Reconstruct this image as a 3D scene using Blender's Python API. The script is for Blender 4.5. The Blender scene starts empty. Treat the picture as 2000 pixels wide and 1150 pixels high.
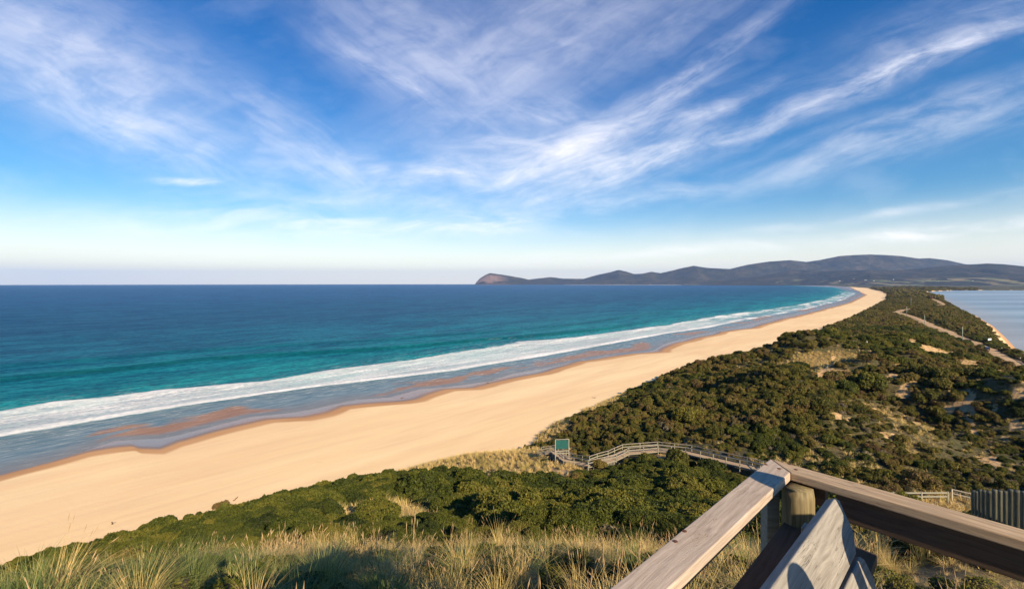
import bpy, math, random
import numpy as np
from mathutils import Vector, Matrix
R = math.radians
rng = np.random.default_rng(7)
random.seed(7)
scn = bpy.context.scene
col = scn.collection

# ------------------------------------------------------------ camera, sky, sun
CAM_Z = 38.0; F = 889.0; V0 = 552.2; REARTH = 7.4e6
SUN_DIR = Vector((0.527, -0.850, 0.512)).normalized()       # towards the sun
cam_d = bpy.data.cameras.new('camera'); cam = bpy.data.objects.new('camera', cam_d); col.objects.link(cam)
cam.location = (0, 0, CAM_Z); cam.rotation_euler = (R(90), 0, 0)
cam_d.sensor_width = 36; cam_d.lens = 16.0; cam_d.shift_y = -0.0114
cam_d.clip_start = 0.05; cam_d.clip_end = 100000
scn.camera = cam
scn.view_settings.view_transform = 'Standard'; scn.view_settings.look = 'None'
scn.view_settings.exposure = 0.9; scn.view_settings.gamma = 1.0
scn.render.resolution_x = 1024; scn.render.resolution_y = 588

class NT:
    """tiny helper round a node tree"""
    def __init__(s, tree): s.t = tree; s.n = tree.nodes; s.l = tree.links
    def new(s, typ, **kw):
        n = s.n.new(typ)
        for k, v in kw.items(): setattr(n, k, v)
        return n
    def put(s, sock, v):
        if v is None: return
        if isinstance(v, bpy.types.NodeSocket): s.l.new(v, sock)
        else:
            if hasattr(sock.default_value, '__len__') and not hasattr(v, '__len__'): v = (v,)*len(sock.default_value)
            if hasattr(v, '__len__') and len(v) == 3 and len(sock.default_value) == 4: v = (*v, 1)
            sock.default_value = v
    def m(s, op, a, b=None, c=None, clamp=False):
        n = s.new('ShaderNodeMath', operation=op); n.use_clamp = clamp
        s.put(n.inputs[0], a); s.put(n.inputs[1], b); s.put(n.inputs[2], c)
        return n.outputs[0]
    def mr(s, v, a, b, c=0.0, d=1.0, smooth=True):
        n = s.new('ShaderNodeMapRange', interpolation_type='SMOOTHSTEP' if smooth else 'LINEAR')
        for i, x in enumerate((v, a, b, c, d)): s.put(n.inputs[i], x)
        return n.outputs[0]
    def mix(s, f, a, b, mode='MIX'):
        n = s.new('ShaderNodeMix', data_type='RGBA', blend_type=mode)
        s.put(n.inputs[0], f); s.put(n.inputs[6], a); s.put(n.inputs[7], b)
        return n.outputs[2]
    def noise(s, vec, scale, detail=4, rough=0.55, dist=0.0, w=None, lac=2.0):
        n = s.new('ShaderNodeTexNoise')
        if w is not None: n.noise_dimensions = '4D'; n.inputs['W'].default_value = w
        if vec is not None: s.l.new(vec, n.inputs['Vector'])
        n.inputs['Scale'].default_value = scale; n.inputs['Detail'].default_value = detail
        n.inputs['Roughness'].default_value = rough; n.inputs['Distortion'].default_value = dist
        n.inputs['Lacunarity'].default_value = lac
        return n.outputs[0]
    def xyz(s, a=0., b=0., c=0.):
        n = s.new('ShaderNodeCombineXYZ')
        for i, v in enumerate((a, b, c)): s.put(n.inputs[i], v)
        return n.outputs[0]
    def sep(s, v):
        n = s.new('ShaderNodeSeparateXYZ'); s.l.new(v, n.inputs[0]); return n.outputs
    def ramp(s, f, stops):
        n = s.new('ShaderNodeValToRGB'); s.put(n.inputs[0], f); e = n.color_ramp.elements
        while len(e) < len(stops): e.new(0.5)
        for el, (p, c) in zip(e, stops): el.position = p; el.color = (*c, 1)
        return n.outputs[0]
    def mapv(s, v, scale=(1,1,1), rot=(0,0,0), loc=(0,0,0)):
        n = s.new('ShaderNodeMapping'); s.l.new(v, n.inputs[0])
        n.inputs['Location'].default_value = loc; n.inputs['Rotation'].default_value = rot; n.inputs['Scale'].default_value = scale
        return n.outputs[0]

world = bpy.data.worlds.new('World'); scn.world = world; world.use_nodes = True
w = NT(world.node_tree); w.n.clear()
sky = w.new('ShaderNodeTexSky', sky_type='NISHITA'); sky.sun_disc = False
sky.sun_elevation = math.asin(SUN_DIR.z); sky.sun_rotation = math.atan2(SUN_DIR.x, SUN_DIR.y)
sky.altitude = 40; sky.air_density = 1.0; sky.dust_density = 0.6; sky.ozone_density = 3.0
hs = w.new('ShaderNodeHueSaturation'); hs.inputs['Saturation'].default_value = 1.42; hs.inputs['Value'].default_value = 1.0
w.l.new(sky.outputs[0], hs.inputs['Color'])
gen = w.new('ShaderNodeTexCoord').outputs['Generated']
dx, dy, dz = w.sep(gen)
yy = w.m('MAXIMUM', dy, 0.05)
# direction written as tangents, in units of 1/889 so that the cirrus sheet can be described by bearings
U = w.m('MULTIPLY', w.m('DIVIDE', dx, yy), F); V = w.m('MULTIPLY', w.m('DIVIDE', dz, yy), F)     # V up from the horizon
uv = w.xyz(U, V, 0)
warp = w.new('ShaderNodeTexNoise'); w.l.new(uv, warp.inputs[0]); warp.inputs['Scale'].default_value = 0.0042; warp.inputs['Detail'].default_value = 5
wv = w.new('ShaderNodeVectorMath', operation='MULTIPLY_ADD'); w.l.new(warp.outputs['Color'], wv.inputs[0]); wv.inputs[1].default_value = (44, 44, 0); wv.inputs[2].default_value = (0, 0, 0)
w.l.new(uv, wv.inputs[2]); uvw = wv.outputs[0]
FAM = {}
def family(ang):
    """fibres of cirrus running along one direction"""
    if ang not in FAM:
        n = w.new('ShaderNodeMapping', vector_type='TEXTURE'); w.l.new(uvw, n.inputs[0]); n.inputs['Rotation'].default_value = (0, 0, R(ang))
        q = w.mapv(n.outputs[0], (.0042, .021, 1), loc=(ang*1.37, ang*.7, 0))
        f = w.noise(q, 1.0, 8, 0.64, 0.4)
        FAM[ang] = w.mr(f, .26, .80)
    return FAM[ang]
def streak(cu, cv, L, W, ang, amp):
    """one sheet of cirrus: centre, half length, half width, tilt"""
    n = w.new('ShaderNodeMapping', vector_type='TEXTURE'); w.l.new(uvw, n.inputs[0])
    n.inputs['Location'].default_value = (cu-1000+22, V0-cv+22, 0); n.inputs['Rotation'].default_value = (0, 0, R(ang)); n.inputs['Scale'].default_value = (L, W, 1)
    d = w.new('ShaderNodeVectorMath', operation='DOT_PRODUCT'); fl = w.new('ShaderNodeVectorMath', operation='MULTIPLY'); w.l.new(n.outputs[0], fl.inputs[0]); fl.inputs[1].default_value = (1, 1, 0)
    w.l.new(fl.outputs[0], d.inputs[0]); w.l.new(fl.outputs[0], d.inputs[1])
    g = w.m('EXPONENT', w.m('MULTIPLY', d.outputs['Value'], -1.0))
    fam = family(min((-34, -24, 1, 20, 32), key=lambda k: abs(k-ang)))
    soft = min(.62, max(0.0, (W-30)/110))
    return w.m('MULTIPLY', w.m('MULTIPLY', g, w.m('MULTIPLY_ADD', fam, 1-soft, soft*.72)), amp)
STREAKS = [
 # cu, cv, half length, half width, tilt, amplitude
 (150, 120, 330, 130, -24, .80, .004, .018),
 (230, 235, 330,  60, -24, .60, .005, .03),
 (195, 205, 80,   9, -27, .8, .006, .05),
 (60, 40, 260, 60, -30, .5, .004, .02),
 (820, 100, 260, 120, -34, .62, .006, .02),
 (1040, 90, 330, 130, 30, .62, .005, .02),
 (790, 165, 200, 30, -31, .72, .008, .035),
 (1000, 300, 190, 80, 8, .72, .006, .028),
 (1100, 300, 270, 55, 24, .95, .007, .03),
 (1290, 190, 260, 26, 37, .85, .006, .05),
 (1330, 240, 210, 20, 24, .8, .007, .05),
 (1310, 300, 110, 22, 24, .85, .01, .05),
 (1180, 340, 230, 40, 18, .9, .008, .035),
 (980, 330, 260, 40, 4, .8, .007, .035),
 (1720, 150, 400, 26, 22.5, 1.0, .004, .05),
 (1850, 60, 330, 60, 24, .42, .004, .03),
 (1800, 240, 380, 44, 18, .6, .005, .035),
 (1700, 300, 330, 30, 14, .38, .005, .04),
 (600, 285, 230, 60, -34, .55, .007, .025),
 (700, 350, 260, 60, -8, .6, .006, .03),
 (420, 420, 330, 34, 2, .6, .006, .03),
 (1050, 220, 150, 60, -26, .7, .006, .03),
 (640, 330, 230, 50, -14, .45, .008, .03),
 (375, 353, 85, 8, -3, .8, .006, .06),
 (760, 440, 330, 26, 1, .95, .005, .03),
 (620, 390, 330, 22, -3, .5, .006, .04),
 (1150, 400, 330, 26, 8, .55, .006, .04),
 (1180, 500, 420, 14, 4, .8, .005, .05),
 (1820, 452, 300, 15, 4.5, .95, .004, .06),
 (1700, 420, 330, 9, 8, .5, .005, .08),
 (300, 500, 500, 22, 1, .3, .004, .04),
 (1320, 40, 200, 60, 30, .4, .005, .03),
]
acc = None
for i, sargs in enumerate(STREAKS):
    v = streak(*sargs[:6])
    acc = v if acc is None else w.m('ADD', w.m('MAXIMUM', acc, v), w.m('MULTIPLY', w.m('MINIMUM', acc, v), .28))
fine = w.noise(w.mapv(uvw, (1, 2.0, 1), (0, 0, R(-20))), 0.010, 6, 0.6, 0.4)
veil = w.m('MULTIPLY', w.mr(w.noise(w.mapv(uvw, (1, 2.0, 1)), 0.0032, 6, 0.6), .45, .75), .12)
acc = w.m('MAXIMUM', w.m('MULTIPLY', acc, w.mr(fine, .28, .62, .6, 1.0)), veil)
front = w.mr(dy, 0.08, 0.2)
cloud = w.m('MULTIPLY', w.m('MULTIPLY', acc, front), w.mr(V, 0, 40), clamp=True)
# pale air close to the horizon, deeper blue overhead
hz = w.mr(dz, -.02, 0.165, 1.0, 0.0)
skyc = w.mix(w.m('MULTIPLY', hz, .72), hs.outputs[0], (12.3, 11.0, 8.5))
deep = w.mix(w.mr(dz, 0.05, 0.5), skyc, w.mix(1.0, skyc, (0.27, 0.76, 0.94), 'MULTIPLY'))
skyfin = w.mix(w.m('MULTIPLY', cloud, .95), deep, w.mix(w.mr(dz, .05, .42), (10.2, 9.7, 9.2), (7.2, 7.2, 8.0)))
bg = w.new('ShaderNodeBackground'); w.l.new(skyfin, bg.inputs['Color']); bg.inputs['Strength'].default_value = 0.078
wo = w.new('ShaderNodeOutputWorld'); w.l.new(bg.outputs[0], wo.inputs[0])

sun_d = bpy.data.lights.new('sun', 'SUN'); sun = bpy.data.objects.new('sun', sun_d); col.objects.link(sun)
sun_d.energy = 5.0; sun_d.angle = R(0.5); sun_d.color = (1.0, 0.81, 0.56)
sun.rotation_euler = SUN_DIR.to_track_quat('Z', 'Y').to_euler(); sun.location = (20, -30, 90)

# ------------------------------------------------------------ numpy noise
def _hash(ix, iy, seed):
    h = (ix.astype(np.int64)*374761393 + iy.astype(np.int64)*668265263 + seed*1442695041) & 0x7fffffff
    h = ((h ^ (h >> 13))*1274126177) & 0x7fffffff
    return ((h ^ (h >> 16)) & 0xffff)/65535.0
def vnoise(x, y, seed=0):
    ix = np.floor(x); iy = np.floor(y); fx = x-ix; fy = y-iy
    fx = fx*fx*(3-2*fx); fy = fy*fy*(3-2*fy)
    ix = ix.astype(np.int64); iy = iy.astype(np.int64)
    a = _hash(ix, iy, seed); b = _hash(ix+1, iy, seed); c = _hash(ix, iy+1, seed); d = _hash(ix+1, iy+1, seed)
    return (a*(1-fx)+b*fx)*(1-fy)+(c*(1-fx)+d*fx)*fy
def fbm(x, y, scale, octv=4, seed=0):
    t = 0; amp = 1; tot = 0
    for o in range(octv):
        t = t + amp*vnoise(x/scale*2**o+17.3*o, y/scale*2**o-9.1*o, seed+o); tot += amp; amp *= .5
    return t/tot*2-1                                        # -1..1
def sstep(a, b, x):
    t = np.clip((x-a)/(b-a), 0, 1); return t*t*(3-2*t)

# ------------------------------------------------------------ layout of the isthmus
Q = math.sqrt(.5)
def flat(u, v, z=0.0):                                      # where a sight line meets height z
    t = (CAM_Z-z)*F/(v-V0); return ((u-1000)/F*t, t)
def to_sc(x, y): return ((x+y)*Q, (x-y)*Q)                   # s runs along the isthmus, c across it (bay side positive)
def from_sc(s, c): return ((s+c)*Q, (s-c)*Q)
def table(px, z=0.0, extra_lo=None, extra_hi=None):
    pts = [to_sc(*flat(u, v, z)) for u, v in px]
    pts = (extra_lo or [])+sorted(pts)+(extra_hi or [])
    S = np.array([p[0] for p in pts]); C_ = np.array([p[1] for p in pts])
    return lambda s: np.interp(s, S, C_)
FAR_S = [(11000, -2600), (14000, -3000)]
waterline = table([(0,927),(60,912),(105,900),(165,880),(224,861),(270,858),(315,856),(350,849),(385,840),(440,826),(490,814),(530,810),(574,805),(610,799),(647,791),
    (675,785),(700,780),(760,776),(790,768),(820,760),(860,757),(900,752),(930,748),(960,744),(982,736),(1000,730),(1060,720),(1120,707),(1180,696),(1230,690),(1275,685),(1295,673),(1312,667),
    (1350,658),(1387,650),(1437,640),(1505,622),(1580,608),(1655,590),(1685,575),(1679,568),(1640,561),(1565,557.6)], 0,
    [(-3000,-170),(-400,-120),(-120,-128)], FAR_S)
wetline = table([(0,933),(90,912),(175,890),(262,878),(272,884),(315,885),(350,868),(400,854),(455,840),(525,822),(595,819),(640,808),(672,796),(740,792),(790,788),(820,784),
    (850,773),(880,763),(932,762),(965,750),(992,743),(1060,732),(1100,718),(1140,707),(1192,702),(1232,691),(1292,689),(1298,682),(1350,666),(1395,656),(1420,648),(1470,643),(1590,611),(1660,592),(1692,576)], 0.3,
    [(-3000,-165),(-400,-116),(-120,-124)], [(6000,-900),(11000,-2500)])
foam_in = table([(0,854),(175,824),(350,796),(525,769),(620,756),(740,742),(880,726),(1000,706),(1100,690),(1200,671),(1300,652),(1385,640),(1454,626),(1505,617),(1580,603),(1650,585),(1672,573)], 0,
    [(-3000,-200),(-200,-165)], [(6000,-1050),(11000,-2700)])
foam_out = table([(0,805),(105,786),(210,777),(315,763),(420,754),(525,745),(630,726),(720,714),(832,698),(920,684),(1020,668),(1100,662),(1180,652),(1300,635),(1400,617),(1505,604),(1550,597),(1610,585),(1645,573)], 0,
    [(-3000,-230),(-200,-205)], [(6000,-1100),(11000,-2750)])
swell_c = table([(0,742),(245,721),(385,704),(600,690),(800,677),(1020,658),(1180,643)], 0, [(-600,-290)], [(2000,-400)])
foot = table([(0,1128),(260,1046),(500,982),(640,944),(760,921),(810,906),(860,894),(900,886),(985,879),(1022,874),(1035,862),(1050,846),(1080,826),(1140,800),(1200,772),(1290,740),(1350,720),(1425,697),(1500,675),(1562,655),(1610,640),(1670,617),
    (1721,590),(1742,578),(1727,569),(1694,562)], 3.4, [(-3000,-110),(-300,-80),(-60,-84)], [(11000,-2200)])
bayline = table([(2000,697),(1965,660),(1940,637),(1905,616),(1870,600),(1845,586),(1818,577),(1792,570.5)], 0, [(-3000,160),(-200,80),(0,62),(150,50),(250,34)], [(3200,-80),(4200,900),(20000,9000)])
A_far = np.array([-9, .895, .91, 1.012, 1.125, 1.3, 1.6, 2.5, 9]); T_far = np.array([0, 1500, 1898, 2639, 3447, 4100, 4400, 4500, 4500.])
crest_s = np.array([-3000,-300,-120,-40,-12, 0, 8, 20, 30, 42, 58, 75, 110, 150, 190, 240, 300, 400, 600, 1000, 3000, 20000])
crest_z = np.array([ 10,   12,  20, 31, 34.2, 34.2,32.4,28.0,23.8,18.8,14.6,13.4,14.4,15.8, 15.2, 11.5, 8.5, 6.5, 6, 6, 8, 10.])
ROAD_PX = [(2100,762),(2000,716),(1960,699),(1935,684),(1900,668),(1870,657),(1840,644),(1815,635),(1793,623),(1772,615.5),(1752,610),(1764,605.5),(1800,601),(1830,597.5),(1843,595),(1832,588),(1812,580),(1792,573)]
ROAD = np.array([flat(u, v, 4.0) for u, v in ROAD_PX])
def dist_poly(x, y, P):
    best = np.full(np.shape(x), 1e9)
    for (ax, ay), (bx, by) in zip(P[:-1], P[1:]):
        dx_, dy_ = bx-ax, by-ay; L2 = dx_*dx_+dy_*dy_
        t = np.clip(((x-ax)*dx_+(y-ay)*dy_)/L2, 0, 1)
        best = np.minimum(best, np.hypot(x-ax-t*dx_, y-ay-t*dy_))
    return best
BUMPS = [ # s, c, radius, height
 (185,-36,24,4.2), (134,12,12,7.0), (124,-6,12,-6.0), (198,13,15,2.0), (120,-22,24,1.8), (100,2,18,-2.0), (95,-45,14,1.5), (260,-12,20,1.2),
 (20.5,1.2,4.5,2.3), (112,-30,8,3.2), (108,-44,9,-3.0), (150,-22,8,3.0), (146,-34,8,-2.6), (166,-12,8,3.4), (162,-24,8,-2.8), (176,-40,9,2.2), (176,-56,9,-2.2), (96,-20,8,2.4), (208,-14,10,2.6), (204,-32,9,-2.4), (54,-62,10,1.0), (30,-50,14,1.2), (15,-38,9,1.0), (-2,-30,10,-1.0)]
def land_bay(s, c, x, y):
    d1 = bayline(s)-c
    a = x/np.maximum(y, 1e-3); a = np.where(y <= 0, 9, a)
    d2 = (y-np.interp(a, A_far, T_far))*.7
    d2 = np.where(a < .9, -1e4, d2)
    d2 = np.where(y <= 0, -1e4, d2)
    return np.maximum(d1, d2)
def terrain(x, y, noise=True):
    x = np.asarray(x, float); y = np.asarray(y, float)
    s, c = to_sc(x, y)
    wl = waterline(s); ft = foot(s); zc = np.interp(s, crest_s, crest_z)
    cc = np.interp(s, [-400, -100, 0, 60, 300, 600, 1200, 3000, 9000], [-10, -6, 3, -8, -22, -30, -60, -200, -900])
    db = land_bay(s, c, x, y)
    # beach
    ub = (c-wl)/np.maximum(ft-wl, 1)
    zb = np.where(ub > 0, 2.9*np.clip(ub, 0, 1)**.8, np.maximum(.03*(c-wl), -8))
    # dune
    fr = np.clip((c-ft)/np.maximum(cc-ft, 1), 0, 1)
    k = sstep(45, 85, s)
    shape = (1-k)*fr**.88 + k*(1-(1-fr)**2.0)
    zo = 2.9+(zc-2.9)*shape
    wb = np.maximum(db-4, 0)
    f2 = np.clip(wb/np.maximum((bayline(s)-4)-cc, 10), 0, 1)
    zi = 1.2+(zc-1.2)*(1-(1-f2)**1.6)
    z = np.where(c < ft, zb, np.where(c < cc, zo, zi))
    z = np.where((c > cc) & (db < 4), .3*db, z)
    rr = np.hypot(x, y)
    z = z + np.interp(rr, [0, 3.5, 5, 8, 12, 18, 25, 35, 50, 66], [1.0, 1.7, 2.4, 2.2, 1.8, .9, .2, 0, 0, 0])*sstep(0, 10, c-ft)
    az = np.degrees(np.arctan2(x, y))
    z = z + np.interp(az, [-180, -120, -90, -48, -38, -24, -8], [0, .5, 1.1, 1, .75, .42, 0])*np.interp(rr, [0, 4, 9, 15, 23, 28, 34, 45, 58], [0, .8, 1.4, 1.6, 1.5, 1.1, .5, 0, 0])*sstep(0, 12, c-ft)
    if noise:
        wv_ = sstep(0, 12, c-ft)*sstep(0, 15, db)
        near = sstep(3, 22, np.hypot(x, y))
        amp = np.interp(s, [-100, 30, 80, 220, 400, 2000, 6000], [1.0, 1.3, 3.4, 3.2, 1.8, 2.5, 8])
        z = z + wv_*near*(amp*fbm(x, y, 26, 4, 3)+.35*fbm(x, y, 5, 3, 9))
        for bs, bc, br, bh in BUMPS:
            z = z + bh*np.exp(-((s-bs)**2+(c-bc)**2)/br**2)*sstep(0, 6, c-ft)
        z = z + sstep(5, 20, c-wl)*.10*fbm(x, y, 14, 3, 21)*(1-sstep(-2, 4, c-ft))
        dr = dist_poly(x, y, ROAD); kr = 1-sstep(5, 16, dr)
        z = z*(1-kr)+4.0*kr
        z = np.where(db < 3, np.minimum(z, .3*db), z)
    return z
def drop(x, y): return (np.asarray(x)**2+np.asarray(y)**2)/(2*REARTH)
def hit(u, v, up=0.0, tmax=3000.0):                          # where a sight line meets the ground (+up)
    ts = np.exp(np.linspace(math.log(3.0), math.log(tmax), 4000))
    xs = (u-1000)/F*ts; zs = CAM_Z-(v-V0)/F*ts
    g = terrain(xs, ts)+up
    i = int(np.argmax(zs < g)) if (zs < g).any() else len(ts)-1
    return float(xs[i]), float(ts[i]), float(g[i])

# ------------------------------------------------------------ object helpers
def mesh_obj(name, verts, faces, mat=None, parent=None, smooth=False, loc=None, rot=None):
    me = bpy.data.meshes.new(name); me.from_pydata([tuple(map(float, v)) for v in verts], [], [tuple(f) for f in faces]); me.update()
    if smooth: me.polygons.foreach_set('use_smooth', [True]*len(me.polygons))
    o = bpy.data.objects.new(name, me); col.objects.link(o)
    for m_ in (mat if isinstance(mat, (list, tuple)) else [mat]):
        if m_: me.materials.append(m_)
    if parent: o.parent = parent
    if loc is not None: o.location = loc
    if rot is not None: o.rotation_euler = rot
    return o
def fast_mesh(name, verts, quads, mats=(), smooth=True, attrs=None, link=True):
    verts = np.asarray(verts, np.float32); quads = np.asarray(quads, np.int32); k = quads.shape[1]
    me = bpy.data.meshes.new(name); me.vertices.add(len(verts)); me.vertices.foreach_set('co', verts.ravel())
    me.loops.add(quads.size); me.loops.foreach_set('vertex_index', quads.ravel())
    me.polygons.add(len(quads)); me.polygons.foreach_set('loop_start', np.arange(0, quads.size, k, dtype=np.int32))
    me.polygons.foreach_set('loop_total', np.full(len(quads), k, np.int32))
    me.polygons.foreach_set('use_smooth', np.full(len(quads), smooth))
    for m_ in mats: me.materials.append(m_)
    me.update(calc_edges=True)
    for nm, arr in (attrs or {}).items():
        a = me.attributes.new(nm, 'FLOAT', 'POINT'); a.data.foreach_set('value', np.asarray(arr, np.float32))
    o = bpy.data.objects.new(name, me)
    if link: col.objects.link(o)
    return o
def tag(o, label=None, cat=None, group=None, kind=None):
    if label: o['label'] = label
    if cat: o['category'] = cat
    if group: o['group'] = group
    if kind: o['kind'] = kind
    return o
def empty(name, loc=(0,0,0), rz=0.0, **kw):
    o = bpy.data.objects.new(name, None); col.objects.link(o); o.location = loc; o.rotation_euler = (0, 0, rz); o.empty_display_size = .3
    return tag(o, **kw)
class MB:
    """collects boxes, bars and tubes into one mesh"""
    def __init__(s): s.v = []; s.f = []
    def add(s, vs, fs):
        n = len(s.v); s.v += [tuple(v) for v in vs]; s.f += [tuple(i+n for i in f) for f in fs]; return s
    def box(s, c, size, rz=0.0, rot=None):
        hx, hy, hz = size[0]/2, size[1]/2, size[2]/2
        M = rot if rot is not None else Matrix.Rotation(rz, 3, 'Z')
        vs = [M @ Vector((a*hx, b*hy, d*hz))+Vector(c) for a in (-1,1) for b in (-1,1) for d in (-1,1)]
        return s.add(vs, [(0,1,3,2),(4,6,7,5),(0,4,5,1),(2,3,7,6),(0,2,6,4),(1,5,7,3)])
    def bar(s, a, b, wd, th, up=(0,0,1)):
        a = Vector(a); b = Vector(b); d = (b-a); L = d.length; d.normalize()
        side = d.cross(Vector(up)).normalized(); u2 = side.cross(d).normalized()
        M = Matrix((d, side, u2)).transposed()
        return s.box((a+b)/2, (L, wd, th), rot=M)
    def tube(s, a, b, r0, r1=None, n=10, caps=True):
        r1 = r0 if r1 is None else r1
        a = Vector(a); b = Vector(b); d = (b-a).normalized()
        t = Vector((0,0,1)) if abs(d.z) < .9 else Vector((1,0,0))
        p = d.cross(t).normalized(); q = d.cross(p)
        vs = [a+(p*math.cos(2*math.pi*i/n)+q*math.sin(2*math.pi*i/n))*r0 for i in range(n)]
        vs += [b+(p*math.cos(2*math.pi*i/n)+q*math.sin(2*math.pi*i/n))*r1 for i in range(n)]
        fs = [(i, (i+1)%n, n+(i+1)%n, n+i) for i in range(n)]
        if caps: fs += [tuple(range(n))[::-1], tuple(range(n, 2*n))]
        return s.add(vs, fs)
    def build(s, name, mat, parent=None, smooth=False, bevel=0.0, loc=None, rot=None):
        o = mesh_obj(name, s.v, s.f, mat, parent, smooth, loc, rot)
        if bevel:
            b = o.modifiers.new('bevel', 'BEVEL'); b.width = bevel; b.segments = 2; b.limit_method = 'ANGLE'
        return o

# ------------------------------------------------------------ materials
def material(name):
    m = bpy.data.materials.new(name); m.use_nodes = True; t = NT(m.node_tree); t.n.clear()
    bs = t.new('ShaderNodeBsdfPrincipled'); out = t.new('ShaderNodeOutputMaterial'); t.l.new(bs.outputs[0], out.inputs[0])
    t.b = bs; t.out = out; return m, t
def setp(t, **kw):
    names = dict(color='Base Color', rough='Roughness', spec='Specular IOR Level', metal='Metallic', ior='IOR', normal='Normal', trans='Transmission Weight', sheen='Sheen Weight', alpha='Alpha')
    for k, v in kw.items(): t.put(t.b.inputs[names[k]], v)
def bump(t, h, strength, dist=0.1):
    n = t.new('ShaderNodeBump'); t.put(n.inputs['Height'], h); t.put(n.inputs['Strength'], strength); n.inputs['Distance'].default_value = dist
    return n.outputs[0]
def attr(t, name):
    n = t.new('ShaderNodeAttribute'); n.attribute_name = name; return n.outputs['Fac']
def pos(t): return t.new('ShaderNodeNewGeometry').outputs['Position']
# a frame turned so that its x runs along the beach
def shorepos(t): return t.mapv(pos(t), rot=(0, 0, R(-45)))

def mat_ground():
    m, t = material('dune_ground')
    p = pos(t); sp = shorepos(t)
    shore, wet, veg, sandy, roadk = (attr(t, k) for k in ('shore', 'wet', 'veg', 'sandy', 'far'))
    n1 = t.noise(t.mapv(sp, (.25, 1.4, 1)), .09, 6, .6)
    n2 = t.noise(p, .9, 5, .6); n3 = t.noise(p, 14, 4, .6)
    big = t.noise(t.mapv(sp, (.35, 1, 1)), .03, 4, .5, 1.0)
    dry = t.mix(t.mr(big, .35, .65), (.83, .59, .315), (.90, .68, .38))
    dry = t.mix(t.mr(n1, .35, .7, 0, .6), dry, (.78, .52, .28))
    dry = t.mix(t.mr(t.noise(t.mapv(sp, (.12, 1.3, 1)), .35, 5, .6), .45, .7, 0, .22), dry, (.60, .40, .22))
    dry = t.mix(t.mr(n3, .3, .7, 0, .18), dry, (.50, .35, .24))
    dry = t.mix(t.m('MULTIPLY', t.mr(t.noise(p, .35, 6, .75), .60, .74), .25), dry, (.52, .36, .22))
    damp = t.mix(t.mr(n1, .3, .7), (.46, .24, .10), (.54, .30, .135))
    wetc = t.mix(t.mr(t.noise(t.mapv(sp, (.3, 1.2, 1)), .06, 3), .38, .62), (.30, .165, .095), (.20, .15, .125))
    wn = t.m('ADD', wet, t.m('MULTIPLY', t.m('SUBTRACT', t.noise(t.mapv(sp, (.5, 1, 1)), .12, 4), .5), 1.2))
    c = t.mix(t.mr(wn, -.8, 1.8), damp, dry)                      # wet: metres above the damp line
    sh = t.m('ADD', shore, t.m('MULTIPLY', t.m('SUBTRACT', t.noise(sp, .08, 3), .5), 1.5))
    k = t.mr(wet, -6.5, -3.0)
    c = t.mix(k, wetc, c)
    # ground under the scrub
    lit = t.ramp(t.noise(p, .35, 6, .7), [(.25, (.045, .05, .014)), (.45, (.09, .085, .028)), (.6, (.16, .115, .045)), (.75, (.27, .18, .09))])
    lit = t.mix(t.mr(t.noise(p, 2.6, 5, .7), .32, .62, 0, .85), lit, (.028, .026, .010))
    farveg = t.ramp(t.noise(t.mapv(p, (1, .6, 1)), .012, 9, .72), [(.30, (.022, .030, .012)), (.48, (.040, .046, .018)), (.58, (.085, .072, .035)), (.70, (.15, .115, .065))])
    lit = t.mix(t.mr(sandy, .0, 1), lit, t.mix(t.mr(n2, .3, .7), (.36, .23, .11), (.52, .35, .18)))
    lit = t.mix(roadk, lit, farveg)
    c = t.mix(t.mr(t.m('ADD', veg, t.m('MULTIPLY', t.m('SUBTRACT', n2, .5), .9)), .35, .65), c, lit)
    rough = t.mr(wet, -9.0, -2.0, .24, .9)
    rough = t.m('MAXIMUM', rough, t.mr(veg, .3, .7))
    h = t.m('ADD', t.m('MULTIPLY', t.noise(p, 1.3, 8, .65), 1.0), t.m('MULTIPLY', n1, .6))
    st = t.m('MULTIPLY', t.mr(wet, -5, 1, .02, .20), 1.0)
    st = t.m('MAXIMUM', st, t.mr(veg, .3, .7, 0, .9))
    setp(t, color=c, rough=rough, spec=.35, normal=bump(t, h, st, .35))
    return m

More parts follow.
